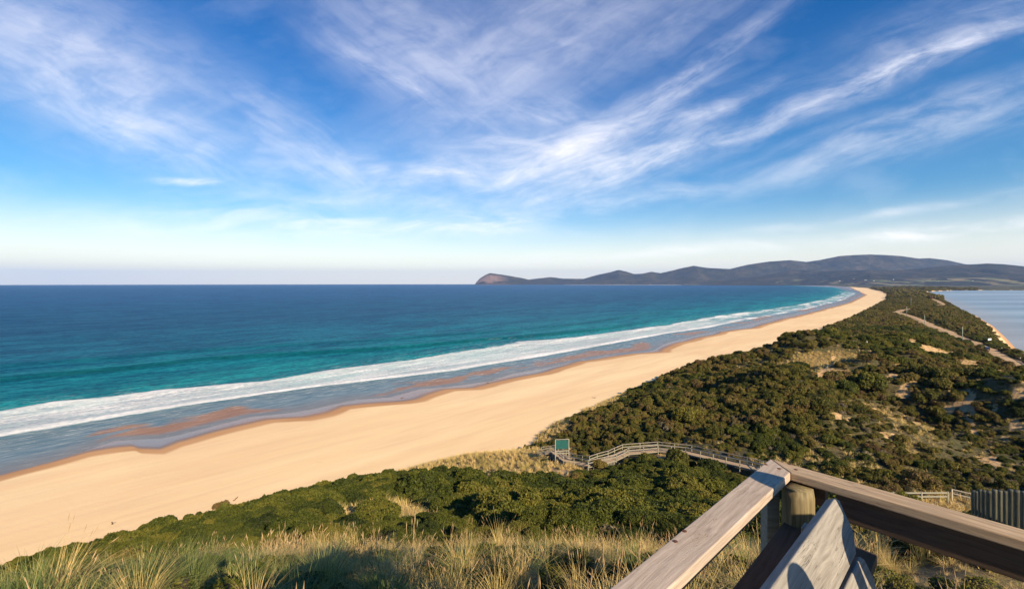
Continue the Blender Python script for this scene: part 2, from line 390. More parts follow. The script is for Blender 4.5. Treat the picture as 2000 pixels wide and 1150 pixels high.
def sea_surface(t, c, rough, nrm, k):
    """body colour of the water plus a mirror of the sky that grows towards grazing angles"""
    t.n.remove(t.b); df = t.new('ShaderNodeBsdfDiffuse'); gl = t.new('ShaderNodeBsdfGlossy'); fr = t.new('ShaderNodeFresnel'); mx = t.new('ShaderNodeMixShader')
    t.put(df.inputs['Color'], c); t.put(df.inputs['Normal'], nrm); t.put(gl.inputs['Normal'], nrm); t.put(gl.inputs['Roughness'], rough); gl.inputs['Color'].default_value = (.62, .80, 1, 1)
    fr.inputs['IOR'].default_value = 1.33; t.put(fr.inputs['Normal'], nrm)
    t.l.new(t.m('MULTIPLY', fr.outputs[0], k, clamp=True), mx.inputs[0]); t.l.new(df.outputs[0], mx.inputs[1]); t.l.new(gl.outputs[0], mx.inputs[2]); t.l.new(mx.outputs[0], t.out.inputs[0])
def mat_sea(bay=False):
    m, t = material('bay_water' if bay else 'sea_water')
    p = pos(t); sp = shorepos(t)
    if bay:
        big = t.noise(t.mapv(p, (.25, 1.6, 1)), .006, 5, .6)
        c = t.mix(t.mr(big, .35, .65), (.17, .23, .26), (.32, .39, .42))
        sh = attr(t, 'shore')
        c = t.mix(t.mr(sh, 0, 40, .55, 0), c, (.34, .29, .24))
        h = t.noise(t.mapv(p, (1, 1, 1)), .35, 6, .6)
        sea_surface(t, c, .2, bump(t, h, .12, .3), .45)
        return m
    off, ft_, fo = attr(t, 'off'), attr(t, 'foam_t'), attr(t, 'fade')
    n = t.noise(t.mapv(sp, (.25, 1, 1)), .02, 6, .6)
    n2 = t.noise(t.mapv(sp, (.4, 1.3, 1)), .16, 7, .68)
    o2 = t.m('ADD', off, t.m('MULTIPLY', t.m('SUBTRACT', n, .5), 110))
    o2 = t.m('MAXIMUM', o2, off if False else t.m('MULTIPLY', off, .55))
    c = t.ramp(t.m('DIVIDE', o2, 1200.0), [(.035, (.004, .20, .22)), (.085, (.003, .135, .18)), (.16, (.003, .092, .155)), (.32, (.004, .064, .135)), (1.0, (.006, .066, .165))])
    # ripple light and dark put into the colour; drifting patches of duller water
    rip = t.m('ADD', t.m('MULTIPLY', n2, .5), t.m('MULTIPLY', t.noise(t.mapv(sp, (.3, 1.2, 1)), .035, 6, .7), .5))
    c = t.mix(t.mr(rip, .42, .58, 0, .9), t.mix(1.0, c, (1.7, 1.28, 1.18), 'MULTIPLY'), t.mix(1.0, c, (.25, .52, .66), 'MULTIPLY'))
    fr_ = t.noise(t.mapv(sp, (.3, 1.1, 1)), 1.1, 5, .7)
    c = t.mix(t.mr(fr_, .44, .58, 0, .9), t.mix(1.0, c, (2.2, 1.35, 1.25), 'MULTIPLY'), t.mix(1.0, c, (.30, .58, .68), 'MULTIPLY'))
    patch = t.noise(t.mapv(p, (.3, 1.2, 1)), .004, 6, .6)
    c = t.mix(t.m('MULTIPLY', t.mr(patch, .45, .68), .4), c, t.mix(1.0, c, (.8, 1.15, 1.15), 'MULTIPLY'))
    c = t.mix(t.m('MULTIPLY', attr(t, 'swell'), t.mr(n2, .3, .7, .95, .45)), c, (.002, .050, .062))  # wave faces tinted deep green; weaker sky reflection is put into the colour
    # film of water over the sand
    fn = t.noise(t.mapv(sp, (.35, 1.2, 1)), .35, 6, .66)
    film = t.mix(t.mr(fn, .35, .65), (.09, .15, .18), (.18, .235, .25))
    film = t.mix(t.mr(off, 0, 14, .7, .0), film, (.20, .17, .145))
    tg = t.noise(t.mapv(sp, (.5, .9, 1), loc=(3, 0, 0)), .045, 4, .5, .6)
    tongue = t.m('MULTIPLY', t.m('MULTIPLY', t.mr(tg, .46, .52), t.mr(off, 2.5, 6)), t.mr(t.m('ADD', off, t.m('MULTIPLY', t.m('SUBTRACT', e0 := t.noise(sp, .06, 3), .5), 26)), 11, 17, 1, 0))
    film = t.mix(tongue, film, t.mix(t.mr(fn, .3, .7), (.25, .125, .055), (.32, .175, .085)))
    c = t.mix(t.mr(t.m('SUBTRACT', ft_, 0.0), -.15, .45), film, c)
    # foam
    e1 = t.noise(t.mapv(sp, (.55, 1, 1)), .055, 6, .62); e2 = t.noise(sp, .5, 6, .65); e3 = t.noise(t.mapv(sp, (.5, 1.4, 1)), 1.6, 6, .68)
    a = t.m('ADD', ft_, t.m('ADD', t.m('MULTIPLY', t.m('SUBTRACT', e1, .5), .62), t.m('MULTIPLY', t.m('SUBTRACT', e2, .5), .14)))
    inner = t.m('ADD', ft_, t.m('ADD', t.m('MULTIPLY', t.m('SUBTRACT', e1, .5), .10), t.m('MULTIPLY', t.m('SUBTRACT', e2, .5), .07)))
    band = t.m('MULTIPLY', t.mr(inner, .0, .05), t.mr(a, .93, 1.03, 1, 0))
    holes = t.mr(t.m('ADD', t.m('MULTIPLY', e3, .6), t.m('MULTIPLY', t.noise(t.mapv(sp, (.25, 1, 1)), .22, 6, .7), .55)), .40, .62, 1.0, .0)
    front_ = t.mr(inner, .04, .30, 1, 0); crest_ = t.mr(a, .70, .95, 0, .8)
    dens = t.m('MAXIMUM', t.m('MAXIMUM', holes, front_), crest_)
    dens = t.m('ADD', t.m('MULTIPLY', dens, .42), .58)
    foam = t.m('MULTIPLY', t.m('MULTIPLY', band, dens), t.mr(fo, 0, 1, 0, 1))
    broken = t.mr(t.noise(t.mapv(sp, (.25, 1, 1)), .05, 6, .65), .50, .56)
    foam = t.m('MULTIPLY', foam, t.m('SUBTRACT', 1.0, t.m('MULTIPLY', t.m('MAXIMUM', attr(t, 'patchy'), .30), t.m('SUBTRACT', 1.0, t.m('MULTIPLY_ADD', broken, .75, .25)))))
    # thin lace ahead of and behind the breaker
    lace = t.m('MULTIPLY', t.mr(t.noise(t.mapv(sp, (.3, 1.5, 1)), .5, 8, .75), .54, .62), t.mr(ft_, -1.0, -.1, 0.05, .35))
    lace = t.m('MULTIPLY', t.m('MULTIPLY', lace, t.mr(ft_, 1.0, 1.7, 1, 0)), fo)
    lip = t.m('MULTIPLY', t.mr(t.m('ABSOLUTE', t.m('SUBTRACT', off, t.mr(e1, .3, .7, .4, 1.6))), 0, .3, .25, 0), t.mr(e2, .56, .66))
    foam = t.m('MAXIMUM', t.m('MAXIMUM', foam, lace), lip, clamp=True)
    # broken crests far along the beach
    c = t.mix(foam, c, t.mix(t.mr(t.m('ADD', t.m('MULTIPLY', e3, .6), t.m('MULTIPLY', e2, .4)), .44, .60), (.93, .88, .84), (.62, .64, .68)))
    rough = t.m('MAXIMUM', t.mr(off, 2, 30, .16, .22), t.m('MULTIPLY', foam, .9))
    h = t.m('ADD', t.m('MULTIPLY', t.noise(t.mapv(sp, (.45, 1, 1)), .22, 9, .68), 2.2), t.m('MULTIPLY', t.noise(t.mapv(sp, (.5, 1, 1)), .045, 4, .5), 5.0))
    st = t.m('MULTIPLY', t.mr(off, 3, 60, .04, .85), 1.0)
    nb = bump(t, h, st, .55)
    nf = t.new('ShaderNodeBump'); t.put(nf.inputs['Height'], t.m('MULTIPLY', e3, foam)); nf.inputs['Strength'].default_value = .7; nf.inputs['Distance'].default_value = .5; t.l.new(nb, nf.inputs['Normal'])
    sea_surface(t, c, rough, nf.outputs[0], t.m('MULTIPLY', t.mr(off, 2, 40, .42, .22), t.m('SUBTRACT', 1.0, foam)))
    return m

def mat_leaf(name, stops, twig=.0, rough=.62, scale=.55):
    m, t = material(name)
    oi = t.new('ShaderNodeObjectInfo').outputs['Random']
    g = t.new('ShaderNodeNewGeometry')
    n = t.noise(g.outputs['Position'], scale, 4, .6)
    isl = g.outputs['Random Per Island']
    f = t.m('ADD', t.m('ADD', t.m('MULTIPLY', oi, .45), t.m('MULTIPLY', n, .45)), t.m('MULTIPLY', isl, .22))
    big = t.noise(g.outputs['Position'], .07, 4, .6)
    f = t.m('ADD', f, t.m('MULTIPLY', t.m('SUBTRACT', big, .5), .9))
    c = t.ramp(f, stops)
    setp(t, color=c, rough=rough, spec=.25)
    tr = t.new('ShaderNodeBsdfTranslucent'); t.put(tr.inputs[0], t.mix(.3, c, (.20, .22, .03)))
    mx = t.new('ShaderNodeMixShader'); mx.inputs[0].default_value = .22
    t.l.new(t.b.outputs[0], mx.inputs[1]); t.l.new(tr.outputs[0], mx.inputs[2]); t.l.new(mx.outputs[0], t.out.inputs[0])
    return m
def mat_plain(name, c, rough=.6, var=.25, scale=8, metal=0, spec=.4, bumpy=.1):
    m, t = material(name)
    n = t.noise(t.new('ShaderNodeTexCoord').outputs['Object'], scale, 6, .65)
    cc = t.mix(t.mr(n, .3, .7), tuple(x*(1-var) for x in c), tuple(min(1, x*(1+var)) for x in c))
    setp(t, color=cc, rough=rough, metal=metal, spec=spec, normal=bump(t, n, bumpy, .02))
    return m
def mat_wood(name, light, dark, grain=1.0, crack=.8, stain=(.13, .10, .075)):
    """grain runs along local x"""
    m, t = material(name)
    o = t.new('ShaderNodeTexCoord').outputs['Object']
    wv = t.new('ShaderNodeVectorMath', operation='MULTIPLY_ADD'); wn = t.new('ShaderNodeTexNoise'); t.l.new(t.mapv(o, (1.6, 4, 4)), wn.inputs[0]); wn.inputs['Scale'].default_value = 1.2; wn.inputs['Detail'].default_value = 2
    t.l.new(wn.outputs['Color'], wv.inputs[0]); wv.inputs[1].default_value = (.05, .06, .06); t.l.new(o, wv.inputs[2])
    p = wv.outputs[0]
    g1 = t.noise(t.mapv(p, (2.2*grain, 60, 60)), 1.0, 7, .62)
    g2 = t.noise(t.mapv(p, (7, 210, 210)), 1.0, 6, .7)
    blot = t.noise(t.mapv(o, (2.5, 11, 11)), 1.0, 5, .6)
    c = t.mix(t.mr(g1, .32, .68), dark, light)
    c = t.mix(t.mr(g2, .45, .75, 0, .45), c, stain)
    c = t.mix(t.mr(blot, .42, .72, 0, .55), c, tuple(.62*a+.03 for a in light))
    vo = t.new('ShaderNodeTexVoronoi'); t.l.new(t.mapv(o, (3.1, 13, 13), loc=(5, 2, 3)), vo.inputs['Vector']); vo.inputs['Scale'].default_value = 1.0
    vx = t.sep(vo.outputs['Color'])[0]
    knot = t.m('MULTIPLY', t.mr(t.m('ADD', vo.outputs['Distance'], t.m('MULTIPLY', g2, .1)), .10, .22, 1, 0), t.m('GREATER_THAN', vx, .72))
    c = t.mix(t.m('MULTIPLY', knot, .75), c, tuple(.32*a for a in dark))
    ck = t.noise(t.mapv(p, (1.3, 75, 75), loc=(3, 5, 1)), 1.0, 3, .5)
    crk = t.m('MULTIPLY', t.mr(t.m('ABSOLUTE', t.m('SUBTRACT', ck, .5)), .0, .012, 1, 0), t.mr(t.noise(t.mapv(o, (3, 9, 9), loc=(1, 2, 7)), 1.0, 3), .50, .62))
    c = t.mix(t.m('MULTIPLY', crk, crack), c, (.035, .025, .02))
    h = t.m('SUBTRACT', t.m('ADD', t.m('MULTIPLY', g1, .7), t.m('MULTIPLY', g2, .4)), t.m('MULTIPLY', crk, 1.0))
    setp(t, color=c, rough=.72, spec=.3, normal=bump(t, h, .55, .004))
    return m
M_GROUND = mat_ground(); M_SEA = mat_sea(); M_BAY = mat_sea(True)
M_LEAF_DARK = mat_leaf('scrub_leaf', [(.20, (.018, .028, .004)), (.42, (.044, .058, .007)), (.62, (.088, .098, .011)), (.85, (.16, .14, .022))])
M_LEAF_MIX = mat_leaf('heath_leaf', [(.18, (.016, .022, .004)), (.34, (.055, .060, .009)), (.50, (.125, .115, .017)), (.68, (.18, .135, .032)), (.88, (.12, .070, .032))])
M_LEAF_GREY = mat_leaf('grey_scrub_leaf', [(.2, (.10, .085, .055)), (.5, (.16, .13, .075)), (.8, (.24, .20, .13))])
M_TWIG = mat_plain('scrub_twig', (.030, .024, .014), .9, .3, 5)
M_GRASS = mat_leaf('marram_blade', [(.15, (.16, .17, .045)), (.28, (.33, .27, .08)), (.46, (.52, .39, .14)), (.85, (.70, .50, .22))], scale=1.2)
M_GRASSG = mat_leaf('green_sedge_blade', [(.2, (.05, .085, .02)), (.42, (.12, .16, .04)), (.62, (.25, .26, .08)), (.85, (.48, .38, .15))], scale=1.2)
M_HEAD = mat_leaf('seed_head', [(.2, (.34, .22, .11)), (.7, (.50, .35, .20))])
M_WOOD = mat_wood('weathered_timber', (.50, .41, .33), (.34, .265, .205))
M_WOODB = mat_wood('brown_timber', (.50, .37, .235), (.31, .215, .13))
M_WOODD = mat_wood('dark_timber', (.10, .066, .042), (.055, .035, .022))  # on the shelf and right side beam this dark tone carries shade
M_WOODG = mat_wood('treated_timber', (.30, .29, .235), (.20, .185, .13))
M_POST = mat_wood('treated_log', (.23, .185, .095), (.10, .078, .035))
M_LOGG = mat_wood('green_treated_log', (.14, .135, .09), (.055, .055, .035))
M_WOODP = mat_wood('pale_timber', (.42, .37, .30), (.27, .235, .19))
M_WOODK = mat_wood('shade_grey_bench_timber', (.30, .28, .25), (.17, .155, .135))  # shade lying on the bench planks is put into this greyer tone
M_RUST = mat_plain('rusty_steel', (.16, .07, .04), .6, .5, 200, .6)

# ------------------------------------------------------------ land and water
TH = np.concatenate([np.arange(-180, -64, 3.0), np.linspace(-64, 64, 760), np.arange(67, 180, 3.0)])   # bearings from +y, degrees
def polar(rs, th, close=True):
    a = np.radians(th); X = np.outer(rs, np.sin(a)); Y = np.outer(rs, np.cos(a))
    nr, na = len(rs), len(th); idx = np.arange(nr*na).reshape(nr, na)
    if close: nxt = np.roll(idx, -1, axis=1)
    else: nxt = idx[:, 1:]; idx = idx[:, :-1]
    q = np.stack([idx[:-1], nxt[:-1], nxt[1:], idx[1:]], -1).reshape(-1, 4)
    return X.ravel(), Y.ravel(), q
def in_poly(x, y, P):
    ins = np.zeros(np.shape(x), bool); j = len(P)-1
    for i in range(len(P)):
        xi, yi = P[i]; xj, yj = P[j]
        ins ^= ((yi > y) != (yj > y)) & (x < (xj-xi)*(y-yi)/(yj-yi+1e-12)+xi); j = i
    return ins
# open patches of ground (outlines laid on the terrain)
def patch(px): return [hit(u, v)[:2] for u, v in px]
GRASS_P = [patch(p) for p in [
 [(745,936),(760,918),(900,882),(985,875),(1060,878),(1085,900),(1130,912),(1150,922),(1130,935),(1060,940),(960,938),(860,940)],
 [(1030,868),(1046,846),(1085,820),(1108,820),(1112,842),(1090,862),(1070,875)],
 [(1140,800),(1200,772),(1232,768),(1205,790),(1160,806)],
 [(1520,716),(1560,690),(1620,680),(1690,686),(1720,700),(1690,716),(1640,706),(1600,735),(1560,712)],
 [(1020,935),(1100,925),(1150,922),(1140,934),(1040,944)],
 [(640,1010),(700,972),(770,978),(845,985),(850,1010),(830,1040),(760,1030)],
 [(1720,990),(1760,972),(1900,968),(1960,1010),(1900,1060),(1760,1060)],
]]
ROUGH_P = [patch([(1440,910),(1500,880),(1545,862),(1620,866),(1680,895),(1740,930),(1700,960),(1560,950)]), patch([(1700,790),(1760,780),(1830,850),(1800,940),(1740,900)])]
SAND_P = [patch(p) for p in [
 [(1600,735),(1612,705),(1625,725),(1660,730),(1648,742),(1610,748)],
 [(1770,672),(1830,680),(1880,690),(1872,700),(1810,692)],
 [(1870,705),(1935,712),(1925,722),(1868,712)],
 [(1890,820),(1915,823),(1912,835),(1888,830)],
 [(1255,882),(1300,880),(1315,897),(1270,900)],
 [(1090,905),(1120,925),(1100,935),(1085,925)],
 [(820,1010),(845,1010),(850,1045),(820,1040)],
]]
SAND_SPOTS = [(1700,745,8),(1740,850,7),(1760,855,7),(1840,905,5),(1870,915,5),(1900,840,7),(1925,860,6),(1690,800,6),(1730,770,6),(1650,820,5),(1985,765,6),(1950,790,5),(1980,850,5),(1790,830,5),(1340,872,4),(1400,905,4),(1440,930,5),(1520,800,4),(1330,800,3),(1270,802,3),(1380,745,4),(1790,720,6),(1835,740,5)]
SAND_SPOTS = [(*hit(u, v)[:2], r*.22) for u, v, r in SAND_SPOTS]
def cover(x, y):
    """0..1 masks: vegetated, grass, bare sand"""
    s, c = to_sc(x, y)
    jx = x+3.0*fbm(x, y, 6, 3, 40)+1.0*fbm(x, y, 2, 2, 44); jy = y+3.0*fbm(x, y, 6, 3, 41)+1.0*fbm(x, y, 2, 2, 45)
    edge = c-foot(s)+1.6*fbm(x, y, 7, 3, 5)
    db = land_bay(s, c, x, y)
    veg = sstep(-.4, 1.0, edge)*sstep(3, 7, db+2*fbm(x, y, 9, 2, 6))
    gr = np.zeros(np.shape(x))
    r = np.hypot(x, y)
    bd = np.interp(np.degrees(np.arctan2(x, y)), [-60, -45, -35, -25, -10, 5, 15, 30, 60], [14, 15, 17, 20, 21, 21, 23, 30, 34])
    gr = np.maximum(gr, 1-sstep(-1, 1.5, r-bd+3*fbm(x, y, 5, 3, 8)))
    for P in GRASS_P: gr = np.maximum(gr, in_poly(jx, jy, P)*1.0)
    for P in ROUGH_P: gr = np.maximum(gr, in_poly(jx, jy, P)*.45)
    sa = np.zeros(np.shape(x))
    for P in SAND_P: sa = np.maximum(sa, in_poly(jx, jy, P)*1.0)
    for a, b, rad in SAND_SPOTS:
        e = np.hypot((jx-a)*Q+(jy-b)*Q, ((jx-a)*Q-(jy-b)*Q)*1.6); sa = np.maximum(sa, (e < rad)*1.0)
    sa = np.maximum(sa, (fbm((x+y)*Q*.5, (x-y)*Q, 3.2, 4, 77) > .60-.20*sstep(70, 110, s)*sstep(-34, -8, c)*(1-sstep(260, 300, s)))*(r > 25)*1.0)
    dr = dist_poly(x, y, ROAD)
    sa = np.maximum(sa, 1-sstep(2.6, 4.4, dr+1.2*fbm(x, y, 4, 2, 50)))
    return veg, gr, sa
rs = np.concatenate([[.01], np.exp(np.linspace(math.log(.8), math.log(40), 150)), np.exp(np.linspace(math.log(40.4), math.log(700), 420)), np.exp(np.linspace(math.log(705), math.log(11500), 170))])
X, Y, quads = polar(rs, TH)
Z = terrain(X, Y)
s_, c_ = to_sc(X, Y); vg, gg, ss = cover(X, Y); rr = np.hypot(X, Y)
db = land_bay(s_, c_, X, Y)
shore = np.where(c_ > foot(s_), 60.0, c_-waterline(s_)); wet = np.where(c_ > foot(s_), 30.0, c_-wetline(s_)-2.6-3.2*fbm(s_, 0*s_, 24, 3, 55)*(s_ < 900))
wet = np.where(c_ > foot(s_), np.minimum(30, (db-2)*2.0), wet)
farsp = sstep(900, 2000, rr)
keep = (Z > -3.0) & (rr < 9500); kq = keep[quads].any(1)
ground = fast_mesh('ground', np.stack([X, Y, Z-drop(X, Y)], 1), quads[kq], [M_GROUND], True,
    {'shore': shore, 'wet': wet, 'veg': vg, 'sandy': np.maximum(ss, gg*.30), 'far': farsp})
tag(ground, kind='structure')

rs = np.concatenate([np.exp(np.linspace(math.log(60), math.log(900), 620)), np.exp(np.linspace(math.log(906), math.log(30000), 240))])
THs = np.concatenate([np.arange(-180, -64, 3.0), np.linspace(-64, 64, 620), np.arange(67, 180, 3.0)])
X, Y, quads = polar(rs, THs)
s_, c_ = to_sc(X, Y)
off = waterline(s_)-c_; fi = foam_in(s_); fo_ = foam_out(s_)
ftt = (fi-c_)/np.maximum(fi-fo_, 4)
sw = c_-swell_c(s_)+1.5*fbm(s_, c_*0, 60, 2, 4)
hgt = 1.35*np.exp(-np.where(sw > 0, (sw/3.2)**2, (sw/7.0)**2))*sstep(-500, -20, s_)*(1-sstep(300, 500, s_))
face = np.exp(-((sw-3.0)/3.6)**2)*sstep(-500, -20, s_)*(1-sstep(300, 500, s_))
sw2 = c_-swell_c(s_)+46+5*fbm(s_, c_*0, 80, 2, 14)
hgt += .8*np.exp(-(sw2/6.0)**2)*sstep(-600, -100, s_)*(1-sstep(500, 900, s_))
face = np.maximum(face, .6*np.exp(-((sw2-5)/5.0)**2)*sstep(-600, -100, s_)*(1-sstep(500, 900, s_)))
hgt += .55*fbm(s_*.22, c_, 26, 3, 31)*sstep(60, 110, off)*(1-sstep(600, 1100, off))
hgt += .55*np.exp(-((ftt-.90)/.16)**2)*(s_ < 1500)+.28*np.exp(-((ftt-.12)/.10)**2)*(s_ < 1500)
hgt += (.10*fbm(s_, c_, 5, 3, 33)+.06*fbm(s_, c_, 1.6, 2, 34))*sstep(-.1, .1, ftt)*(1-sstep(.95, 1.1, ftt))*(s_ < 700)
fade = 1-sstep(1500, 3000, s_)
sea_ok = (off > -14) | (s_ > 8300)
sea = fast_mesh('sea', np.stack([X, Y, .02+hgt-drop(X, Y)], 1), quads[sea_ok[quads].any(1)], [M_SEA], True,
    {'off': off, 'foam_t': ftt, 'fade': fade, 'patchy': sstep(330, 560, s_), 'swell': face})
tag(sea, kind='structure')
rs = np.exp(np.linspace(math.log(80), math.log(8000), 260))
THb = np.linspace(28, 120, 300)
X, Y, quads = polar(rs, THb, False)
s_, c_ = to_sc(X, Y); db = land_bay(s_, c_, X, Y)
okb = (db < 6) & (c_ > -1000)
bay = fast_mesh('bay', np.stack([X, Y, .02-drop(X, Y)], 1), quads[okb[quads].any(1)], [M_BAY], True, {'shore': -db})
tag(bay, kind='structure')

# ------------------------------------------------------------ far hills
def mat_hill(cliff=False):
    m, t = material('forested_hill' if not cliff else 'cliff_and_forest')
    p = pos(t)
    n = t.noise(p, .0035, 10, .72); n2 = t.noise(t.mapv(p, (1, 1, 3)), .02, 8, .75)
    c = t.ramp(t.m('ADD', t.m('MULTIPLY', n, .6), t.m('MULTIPLY', n2, .4)), [(.38, (.008, .012, .009)), (.5, (.030, .032, .019)), (.60, (.085, .066, .040))])
    if cliff:
        fields = t.m('MULTIPLY', attr(t, 'field'), t.mr(t.noise(p, .004, 3, .5), .47, .50))
        c = t.mix(fields, c, t.ramp(t.noise(p, .003, 2), [(.4, (.15, .17, .07)), (.5, (.25, .19, .11)), (.6, (.10, .13, .05))]))
        c = t.mix(attr(t, 'beach'), c, (.70, .62, .50))
        c = t.mix(attr(t, 'rock'), c, t.mix(t.mr(n2, .4, .6), (.17, .10, .075), (.24, .17, .14)))
    h = t.m('ADD', t.m('MULTIPLY', t.noise(p, .012, 10, .75), 30.0), t.m('MULTIPLY', n, 60.0))
    setp(t, color=c, rough=.9, spec=.1, normal=bump(t, h, .9, 1.0))
    return m
M_HILL = mat_hill(False); M_HILLC = mat_hill(True)
def hill(name, px, crest, foot_t, back, rough_, seed, mat, na=500, nt=60, rock=None, field=None):
    us = np.array([p[0] for p in px], float); vs = np.array([p[1] for p in px], float)
    uu = np.linspace(us[0], us[-1], na); a = (uu-1000)/F
    ct = np.interp(uu, *crest); ft_ = np.interp(uu, *foot_t); vv = np.interp(uu, us, vs)
    zc = CAM_Z+(V0-vv)*ct/F+(ct**2*(1+a*a))/(2*REARTH)
    kk = np.concatenate([np.linspace(0, 1, nt), 1+np.linspace(.05, 1, nt//3)])
    T = np.where(kk[:, None] <= 1, ft_+(ct-ft_)*kk[:, None], ct+back*(kk[:, None]-1))
    X = a*T; Y = T
    up = np.clip(kk, 0, 1)[:, None]
    prof = np.where(kk[:, None] <= 1, up**1.25, np.cos((kk[:, None]-1)*math.pi/2))
    nz = fbm(X, Y, 1500, 5, seed); rid = 1-np.abs(fbm(X, Y, 900, 5, seed+7))*2
    mod = 4*up*(1-up)*(kk[:, None] <= 1)
    z = zc*prof*(1+rough_*mod*(nz*.9+(rid-.6)*.5))+mod*12*fbm(X, Y, 250, 3, seed+3)
    z = z-14*(kk[:, None] == 0)
    z = z-drop(X, Y)
    nT, nA = T.shape; idx = np.arange(nT*nA).reshape(nT, nA)
    q = np.stack([idx[:-1, :-1], idx[:-1, 1:], idx[1:, 1:], idx[1:, :-1]], -1).reshape(-1, 4)
    at = {'rock': np.zeros(nT*nA), 'field': np.zeros(nT*nA)}
    at['beach'] = ((up+0*T < .02)*(uu[None, :] > 1100)*(uu[None, :] < 1420)*(name == 'far_hills')).ravel()*1.0
    if rock: at['rock'] = rock(uu[None, :]+0*T, up+0*T, X, Y).ravel()
    if field: at['field'] = field(uu[None, :]+0*T, up+0*T, X, Y).ravel()
    o = fast_mesh(name, np.stack([X.ravel(), Y.ravel(), z.ravel()], 1), q, [mat], True, at)
    return tag(o, kind='structure')
hill('far_hills', [(1020,548),(1040,545),(1075,541),(1100,544),(1140,544.5),(1155,540),(1170,536),(1190,532),(1208,527),(1222,530),(1238,535),(1255,534.5),(1272,530.5),(1290,533.5),(1310,529),(1330,524),(1355,519),(1380,523),(1425,525.5),(1460,517),(1500,511),(1543,508),(1575,511.5),(1600,508),(1640,500),(1670,498),(1700,497),(1730,498),(1760,500),(1795,505),(1815,504),(1850,508),(1885,516),(1960,522),(2150,530)],
     ([1000,1400,2100],[12000,10600,9500]), ([1000,1400,2100],[10900,9300,7800]), 2500, .5, 11, M_HILLC)
hill('headland', [(927,556.4),(929,553),(932,549),(937,544),(943,540),(950,536),(957,533.3),(970,535),(985,537),(1005,540.5),(1020,543),(1033,546),(1060,549),(1100,553)],
     ([900,1100],[11300,11600]), ([900,940,1100],[11200,10700,10600]), 1200, .4, 23, M_HILLC, 260, 40,
     rock=lambda u, k, x, y: ((u < 1000)*(sstep(.12, .30, k)*(1-sstep(.8, .97, k))*sstep(.0, .35, fbm(x, y, 260, 4, 5)+.25)*(1-sstep(965, 1000, u))+(1-sstep(0, .12, k))*.9)))
hill('near_hills', [(1335,553),(1380,551.5),(1410,549),(1440,546),(1470,541),(1500,536.5),(1540,529),(1570,527.5),(1600,530),(1650,528.5),(1700,528),(1750,528.5),(1790,525),(1830,521),(1880,517),(1905,516),(1928,514.5),(1960,516),(2000,520),(2080,520),(2250,528)],
     ([1335,1560,1700,2250],[9300,8600,7200,6400]), ([1335,1565,1620,1700,2250],[8000,7300,6300,5300,4600]), 2000, .45, 37, M_HILLC,
     field=lambda u, k, x, y: sstep(.02, .10, k)*(1-sstep(.34, .55, k))*(u < 2100)*sstep(.10, .25, fbm(x, y, 420, 4, 91)+.05),
     rock=lambda u, k, x, y: (1-sstep(0, .05, k))*(u < 1570)*sstep(0, .2, fbm(x, y, 200, 3, 66)))

# ------------------------------------------------------------ road
def ribbon(name, P, width, lift, mat, step=3.0, z_of=None):
    P = [Vector((float(a), float(b), 0)) for a, b in P]; pts = []
    for i in range(len(P)-1):
        p0, p1, p2, p3 = P[max(i-1, 0)], P[i], P[i+1], P[min(i+2, len(P)-1)]
        k = max(2, int((p2-p1).length/step))
        for j in range(k):
            t = j/k; pts.append(.5*((2*p1)+(p2-p0)*t+(2*p0-5*p1+4*p2-p3)*t*t+(3*p1-p0-3*p2+p3)*t**3))
    vs = []; fs = []
    for i, p in enumerate(pts):
        d = (pts[min(i+1, len(pts)-1)]-pts[max(i-1, 0)]).normalized(); nn = Vector((-d.y, d.x, 0))
        for k_ in (-1, -.5, 0, .5, 1):
            q = p+nn*width/2*k_; vs.append((q.x, q.y, 4.0+lift+.06*(1-k_*k_)-float(drop(q.x, q.y))))
    for i in range(len(pts)-1):
        for k_ in range(4): a = i*5+k_; fs.append((a, a+1, a+6, a+5))
    return mesh_obj(name, vs, fs, mat, smooth=True), pts
m_, t_ = material('gravel_road')
n_ = t_.noise(pos(t_), .25, 6, .6)
setp(t_, color=t_.mix(t_.mr(n_, .35, .65), (.34, .23, .125), (.48, .33, .19)), rough=.9, spec=.2, normal=bump(t_, t_.noise(pos(t_), 3, 5), .4, .1))
road, ROADC = ribbon('road', ROAD, 4.6, .12, m_)
tag(road, kind='structure')

# ------------------------------------------------------------ plants
def leaf_quads(P, N, size, seed, aspect=.6):
    """small folded leaf faces at points P facing roughly along N"""
    g = np.random.default_rng(seed); n = len(P)
    N = N+g.normal(0, .75, (n, 3)); N /= np.linalg.norm(N, axis=1)[:, None]+1e-9
    T = np.cross(N, g.normal(0, 1, (n, 3))); T /= np.linalg.norm(T, axis=1)[:, None]+1e-9
    B = np.cross(N, T); sz = size*g.uniform(.55, 1.35, (n, 1))
    v = np.stack([P-T*sz, P-B*sz*aspect+N*sz*.15, P+T*sz, P+B*sz*aspect+N*sz*.15], 1).reshape(-1, 3)
    return v, np.arange(4*n).reshape(n, 4)
def shrub_shape(seed, nl, flat_=.62):
    g = np.random.default_rng(seed); L = []
    for i in range(nl):
        a = g.uniform(0, 2*math.pi); r = math.sqrt(g.uniform(0, 1))*.66
        rad = g.uniform(.26, .42)*(1.05-.35*r)
        h = (flat_*math.sqrt(max(0, 1-r*r))*g.uniform(.75, 1.0))-rad*.55
        L.append((math.cos(a)*r, math.sin(a)*r, max(h, rad*.5), rad))
    return L
